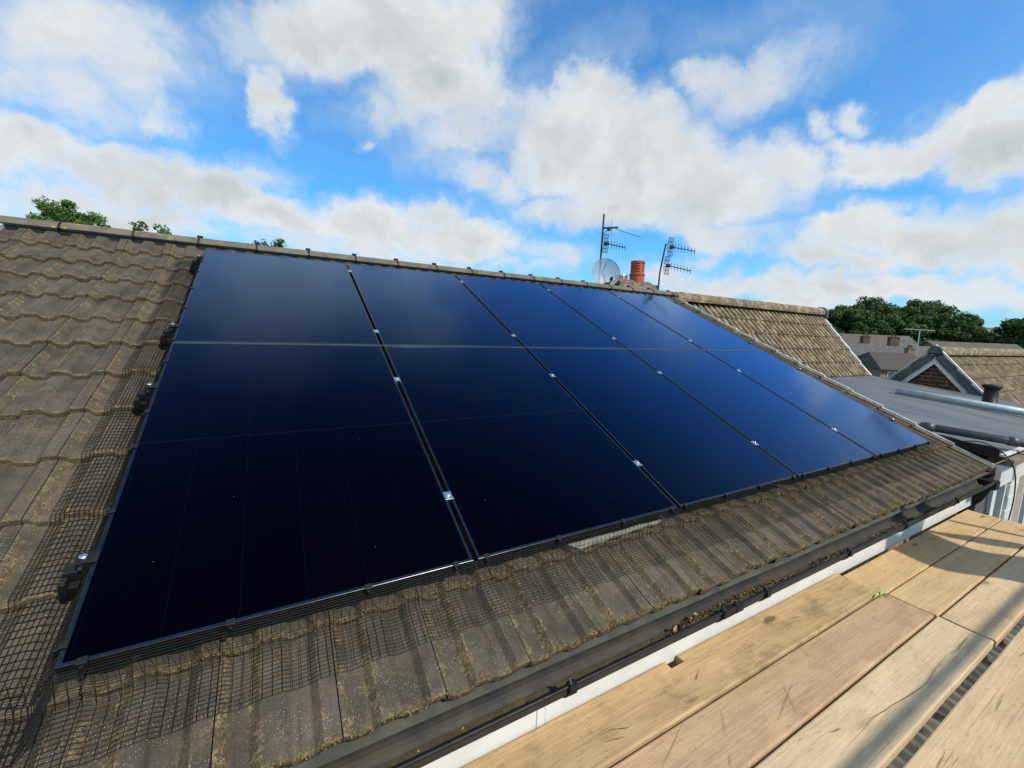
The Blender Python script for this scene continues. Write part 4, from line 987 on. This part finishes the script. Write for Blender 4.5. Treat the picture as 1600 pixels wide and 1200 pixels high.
def yagi(mb, o_, dir_, L, n, plane, grid=True, es=.075):
    d_ = Vector(dir_).normalized(); o_ = Vector(o_); up = Vector(plane).normalized()
    mb.tube([o_, o_ + d_ * L], .009, 6)
    for k in range(n):
        c_ = o_ + d_ * (L * (.22 + .78 * k / (n - 1))); e = up * (es * (1 - .35 * k / n)); mb.tube([c_ - e, c_ + e], .0045, 5)
    if grid:
        sd_ = d_.cross(up).normalized()
        for s_ in (1, -1):
            a = o_ + up * .018 * s_; b = o_ + up * .165 * s_ + d_ * .03
            for q in (-.055, -.018, .018, .055): mb.tube([a + sd_ * q + d_ * .0, b + sd_ * q], .006, 5)
            for f_ in (0., .5, 1.): c_ = a.lerp(b, f_); mb.tube([c_ - sd_ * .055, c_ + sd_ * .055], .006, 5)
        mb.box((-.03, -.03, -.03), (.03, .03, .03), X=Matrix.Translation(o_ + d_ * .06))
am = thing('tv_aerial', 'tall rusty mast behind the satellite dish carrying two television aerials', 'aerial', (5.92, 4.93, 7.2), 'aerials on the chimney')
M_RUST = simple('rusty_mast', (.035, .026, .026), (.06, .042, .04), .6, .3, scale=20)
mb = MB(); mb.tube([(5.85, 4.88, 7.15), (5.93, 4.95, 8.58)], .017, 8); mb.build('mast', M_RUST, am)
mb = MB(); yagi(mb, (5.93, 4.88, 8.04), (-.12, -.95, -.27), .66, 7, (0, 0, 1), True); mb.build('aerial_head', M_RUST, am)
mb = MB(); o_ = Vector((5.91, 4.93, 8.32)); mb.tube([o_, o_ + Vector((.24, -.14, .02))], .018, 8); mb.tube([o_ + Vector((.2, -.12, -.01)), o_ + Vector((.62, -.36, -.14))], .006, 6); mb.tube([o_ + Vector((.14, -.08, -.15)), o_ + Vector((.14, -.08, .17))], .003, 5); mb.tube([o_ + Vector((0, 0, -.12)), o_ + Vector((.08, -.05, -.02))], .005, 5); mb.box((-.025, -.025, -.025), (.025, .025, .025), X=Matrix.Translation(o_ + Vector((.1, -.06, -.02)))); mb.build('aerial_head', M_RUST, am)
am2 = thing('tv_aerial', 'right-hand mast on the chimney edge with two grid-backed aerials pointing right', 'aerial', (6.95, 4.42, 7.2), 'aerials on the chimney')
mb = MB(); mb.tube([(6.94, 4.42, 7.10), (6.98, 4.45, 7.55), (7.07, 4.46, 8.0), (7.10, 4.46, 8.12)], .015, 8); mb.build('mast', M_RUST, am2)
for z_, x_ in ((8.06, 7.10), (7.71, 7.04)):
    mb = MB(); yagi(mb, (x_ + .04, 4.40, z_), (-.12, -.95, -.27), .66, 7, (0.0, 0, 1), True); mb.build('aerial_head', M_RUST, am2)
# ------------------------------------------------------------------ far houses
M_SLATE = simple('grey_slate', (.085, .084, .082), (.055, .055, .054), .7, scale=1.5, bump=.3, bscale=3, bdist=.03)
M_BROWNR = simple('brown_tiles', (.095, .080, .062), (.07, .058, .045), .8, scale=1.2)
M_STONEW = simple('stone_wall', (.22, .18, .12), (.14, .11, .075), .9, scale=2)
def ribbed(name, a, b):
    m, t, p = mat(name); c = obc(t); z = t.xyz(c)[2]; q = t.m('FRACT', t.m('DIVIDE', z, .165)); col = t.mix(t.step(q, .0, .25, 1., 0.), a, b)
    col = t.mix(t.m('MULTIPLY', t.noise(c, 2, 4), .4), col, b); t.put(p.inputs['Base Color'], col); p.inputs['Roughness'].default_value = .8; return m
M_BAND = ribbed('banded_dark_tiles', (.062, .050, .045), (.018, .015, .014))
def far_house(label, A, B, depth, hz, eaves, roofm, chim=(), win=False, hip=0.):
    A = Vector(A); B = Vector(B); mid = (A + B) / 2; u = (B - A); u.z = 0; L = u.length; u.normalize(); v = Vector((-u.y, u.x, 0))
    if v.dot(mid) < 0: v = -v                      # v points away from the viewer
    r = thing('far_house', label, 'house', (mid.x, mid.y, 0), 'houses beyond the gable')
    z = mid.z; d2 = depth / 2
    def W3(a, b, h): p = Vector((mid.x, mid.y, 0)) + u * a + v * b; return (p.x, p.y, h)
    h = L / 2; o_ = .3; tk = .12
    for s_ in (-1, 1):
        mb = MB()
        P = [W3(-h - o_, s_ * (d2 + o_), eaves - .15), W3(h + o_, s_ * (d2 + o_), eaves - .15), W3(h + o_ - hip, 0, z), W3(-h - o_ + hip, 0, z)]
        P2 = [(p[0], p[1], p[2] - tk) for p in P]
        mb.raw(P + P2, [(0, 1, 2, 3), (7, 6, 5, 4), (0, 4, 5, 1), (1, 5, 6, 2), (3, 2, 6, 7), (3, 7, 4, 0)])
        mb.build('roof_slope', roofm, r)
    if hip:
        for s_ in (-1, 1):
            mb = MB(); mb.face([W3(s_ * (h + o_), -d2 - o_, eaves - .15), W3(s_ * (h + o_), d2 + o_, eaves - .15), W3(s_ * (h + o_ - hip), 0, z)]); mb.build('hip_slope', roofm, r)
    mb = MB(); P = [W3(a, b, hh) for a in (-h, h) for b, hh in ((-d2, 0), (d2, 0), (d2, eaves - .2), (-d2, eaves - .2))]
    mb.raw(P, [(0, 1, 2, 3), (7, 6, 5, 4), (0, 4, 5, 1), (3, 2, 6, 7), (0, 3, 7, 4), (1, 5, 6, 2)]); 
    if not hip:
        for a in (-h, h): mb.face([W3(a, -d2, eaves - .2), W3(a, d2, eaves - .2), W3(a, 0, z - .15)])
    mb.build('wall', M_STONEW, r)
    for a, b, w_, hh in chim:
        mb = MB(); X_ = Matrix.Translation(W3(a, b, 0)) @ u.to_track_quat('X', 'Z').to_matrix().to_4x4()
        mb.box((-w_ / 2, -.3, eaves), (w_ / 2, .3, z + hh), X=X_); mb.box((-w_ / 2 - .07, -.37, z + hh), (w_ / 2 + .07, .37, z + hh + .14), X=X_); c_ = mb.build('chimney', M_STONEW if w_ < .9 else M_BRICKC, r)
        mb = MB()
        for k in (-1, 1): c3 = X_ @ Vector((k * w_ * .22, 0, z + hh + .14)); mb.lathe(c3, [(0, .12), (.28, .10), (.29, .0)], 10)
        o = mb.build('chimney_pot', M_BRICKC, r); o.parent = c_
    if win:
        for k in range(4):
            a = -h + L * (k + .6) / 5.2; mb = MB(); F0 = [W3(a, -d2 - .04, eaves - 1.35), W3(a + .85, -d2 - .04, eaves - 1.35), W3(a + .85, -d2 - .04, eaves - .45), W3(a, -d2 - .04, eaves - .45)]
            mb.face(F0); wn = mb.build('window', M_WHITE, r); mb = MB(); vv = v * -.02
            c_ = sum((Vector(p) for p in F0), Vector()) / 4; mb.face([c_ + (Vector(p) - c_) * .84 + vv for p in F0]); o = mb.build('pane', M_GLZ, r); o.parent = wn
    return r
far_house('low house with dark banded roof tiles just left of the brick gable', (61.6, 21.7, 5.5), (67.5, 18.4, 5.2), 6, 0, 3.7, M_BAND, ((2.85, .5, .75, .55),), True, 1.2)
far_house('grey slate house behind the dark banded roof, on the left', (70.5, 29.2, 6.45), (76.0, 25.9, 6.45), 7, 0, 4.4, M_SLATE, ((-2.2, .0, 1.1, .8), (2.0, 0, 1.0, .8)))
far_house('grey slate house behind the dark banded roof, on the right', (76.4, 25.4, 6.3), (82.5, 21.6, 6.15), 7, 0, 4.2, M_SLATE, ((-1.6, .0, 1.2, 1.05),))
far_house('long brown-roofed terrace below the tree line', (99.5, 41.2, 8.1), (112.5, 33.6, 8.1), 8, 0, 5.2, M_BROWNR)
far_house('plain grey-brown roof half hidden behind the brick gable apex', (92, 24.5, 7.1), (103, 17.5, 7.1), 7, 0, 5.0, M_BROWNR)
fa = thing('tv_aerial', 'thin pale T-shaped aerial mast standing before the dark trees', 'aerial', (74.3, 20.5, 5))
mb = MB(); mb.tube([(74.2, 20.45, 5.0), (74.5, 20.6, 8.3)], .06, 6); mb.build('mast', M_GALV, fa)
mb = MB(); mb.tube([(73.6, 21.9, 8.42), (75.2, 19.4, 8.30)], .05, 6)
for k in range(5): c_ = Vector((73.6, 21.9, 8.42)).lerp(Vector((75.2, 19.4, 8.30)), k / 4); mb.tube([c_ + Vector((-.2, -.1, 0)), c_ + Vector((.2, .1, 0))], .03, 5)
mb.build('aerial_head', M_GALV, fa)
fa2 = thing('tv_aerial', 'small faint aerial on the slate roofs, left of the T-shaped one', 'aerial', (73.5, 21.5, 5))
mb = MB(); mb.tube([(73.4, 21.5, 5.0), (73.4, 21.5, 7.2)], .05, 6); mb.build('mast', M_GALV, fa2)
mb = MB(); mb.tube([(73.1, 22.0, 7.1), (73.7, 21.0, 7.1)], .04, 6)
for k in range(5): c_ = Vector((73.1, 22.0, 7.1)).lerp(Vector((73.7, 21.0, 7.1)), k / 4); mb.tube([c_ - Vector((0, 0, .35)), c_ + Vector((0, 0, .35))], .03, 5)
mb.build('aerial_head', M_GALV, fa2)
# ------------------------------------------------------------------ trees
def tree_meshes(seed, Hh, cr, ch, nleaf, leaf, m, nclump=46, sq=.75):
    rng = random.Random(seed); root = thing('tree', '', 'tree', (0, 0, 0)); top = Hh - ch
    mb = MB(); mb.tube([(0, 0, -1), (.1, 0, Hh * .18), (0, .1, Hh * .4), (.05, 0, Hh * .62)], [cr * .085, cr * .06, cr * .045, cr * .02], 9)
    cl = []
    for k in range(nclump):
        while True:
            p = Vector((rng.uniform(-1, 1), rng.uniform(-1, 1), rng.uniform(-1, 1)))
            if .35 < p.length < 1.: break
        p = p.normalized() * (p.length ** .6); wob = 1 + .22 * noise.noise(p * 2.3 + Vector((seed, 0, 0)))
        cl.append((Vector((p.x * cr * wob, p.y * cr * wob, top + ch * .5 + p.z * ch * .5 * wob)), rng.uniform(.17, .34) * cr))
    for c_, r_ in cl[:14]:
        s_ = Vector((0, 0, Hh * rng.uniform(.25, .5))); mb.tube([s_, s_.lerp(c_, .5) + Vector((0, 0, .3)), c_], [cr * .03, cr * .018, cr * .006], 5, caps=False)
    mb.build('trunk', M_BARK, root)
    mb = MB()
    for _ in range(nleaf):
        c_, r_ = rng.choice(cl); d_ = Vector((rng.gauss(0, 1), rng.gauss(0, 1), rng.gauss(0, 1))).normalized() * (rng.random() ** .45) * r_
        d_.z *= sq; c2 = c_ + d_; nrm = (d_.normalized() * .8 + Vector((rng.gauss(0, .5), rng.gauss(0, .5), rng.gauss(0, .5) + .3))).normalized()
        q = nrm.to_track_quat('Z', 'Y').to_matrix() @ Matrix.Rotation(rng.uniform(0, 6.3), 3, 'Z'); s_ = leaf * rng.uniform(.6, 1.3)
        mb.face([c2 + q @ Vector(p) * s_ for p in ((-1, 0, 0), (-.1, -.55, .15), (1, 0, 0), (.1, .55, .15))], r=rng.random())
    mb.build('crown', m, root)
    return root
tA = tree_meshes(1, 16, 6.4, 12.5, 26000, .33, M_LEAF_FAR, 90); tB = tree_meshes(2, 16, 6.9, 12, 26000, .33, M_LEAF_FAR, 95)
far = [
 (tA, (131, 52.5), 1.00, .93, 'leftmost dark tree of the wood, rising beside the lichened roof end'),
 (tB, (137, 49.5), 1.02, 1.03, 'tallest rounded tree of the wood, above the far chimneys'),
 (tA, (142, 45.5), 1.05, 1.02, 'broad dark tree right of the tallest one, behind the long terrace'),
 (tB, (147.5, 41.0), 1.0, 1.00, 'dark tree of the wood directly above the T-shaped aerial'),
 (tA, (151, 37.0), .95, .90, 'brighter green tree left of the brick gable apex'),
 (tB, (152.5, 35.2), .72, .72, 'lowest bright tree at the right end of the wood, beside the gap to the hill'),
 (tA, (150, 23.4), .95, .84, 'dark rounded tree just right of the gap to the hill'),
 (tB, (147.5, 17.5), 1.0, .84, 'dark tree at the right edge behind the brown tiled ridge'),
 (tA, (168, 57), 1.1, .86, 'shaded tree deep in the wood behind the leftmost one'),
 (tB, (160, 47), 1.1, .86, 'shaded tree deep in the wood behind the broad one'),
]
used = set()
for i, (t_, (x, y), sx, sz, lab) in enumerate(far):
    o = t_ if t_.name not in used else dup(t_); used.add(t_.name)
    o.location = (x, y, 0); o.scale = (sx, sx, sz * 1.03); o.rotation_euler = (0, 0, i * 1.9); o['label'] = lab; o['group'] = 'trees of the far wood'
n1_ = tree_meshes(5, 14.3, 2.15, 4.6, 16000, .10, M_LEAF_NEAR, 90); n1_.location = (-12.45, 42.5, 0); n1_['label'] = 'round bright green treetop showing over the ridge at the far left'
n2_ = tree_meshes(6, 12.38, 1.5, 5.0, 3600, .10, M_LEAF_NEAR, 40); n2_.location = (-6.15, 33.0, 0); n2_['label'] = 'small leafy treetop poking over the ridge left of the panels'
n3_ = tree_meshes(7, 10.42, 1.9, 5.2, 4200, .10, M_LEAF_NEAR, 45); n3_.location = (.55, 24.7, 0); n3_['label'] = 'low sprigs of a treetop just clearing the ridge above the first panel'
# hedge-like undergrowth under the far wood
mb = MB(); rng = random.Random(8)
for _ in range(16000):
    t_ = rng.random(); x = 132 + 26 * t_ + rng.gauss(0, 2); y = 56 - 40 * t_ + rng.gauss(0, 1.5); z = rng.random() ** .8 * (7.2 + 1.2 * noise.noise((x * .2, y * .2, 0)))
    nrm = Vector((-1 + rng.gauss(0, .7), rng.gauss(0, .7), rng.gauss(.3, .6))).normalized(); q = nrm.to_track_quat('Z', 'Y').to_matrix(); s_ = rng.uniform(.25, .5)
    mb.face([Vector((x, y, z)) + q @ Vector(p) * s_ for p in ((-1, 0, 0), (0, -.6, 0), (1, 0, 0), (0, .6, 0))], r=rng.random() * .4)
o = mb.build('undergrowth', M_LEAF_FAR); tag(o, 'dark undergrowth below the far trees', 'undergrowth', kind='stuff')
# unseen street lamp, added to mirror a dark streak in the last lower panel
tp = thing('streak_lamp', 'unseen dark street lamp added to mirror a soft streak in the rightmost lower panel', 'street lamp', (24.0, -4.2, 0))
mb = MB(); mb.tube([(24.0, -4.2, 0), (24.0, -4.2, 7), (24.0, -4.1, 11.6), (24.03, -3.6, 11.85)], [.16, .13, .12, .12], 12); mb.build('column', M_DARKPIPE, tp)
mb = MB(); mb.tube([(24.03, -3.7, 11.85), (24.1, 1.0, 11.99), (24.25, 2.2, 12.15)], [.12, .13, .14], 12); mb.build('arm', M_DARKPIPE, tp)
mb = MB(); mb.tube([(24.22, 1.7, 12.08), (24.32, 2.75, 12.22)], [.2, .17], 12); mb.build('lantern', M_DARKPIPE, tp)
for o in bpy.data.objects:
    if '_o' in o: del o['_o']
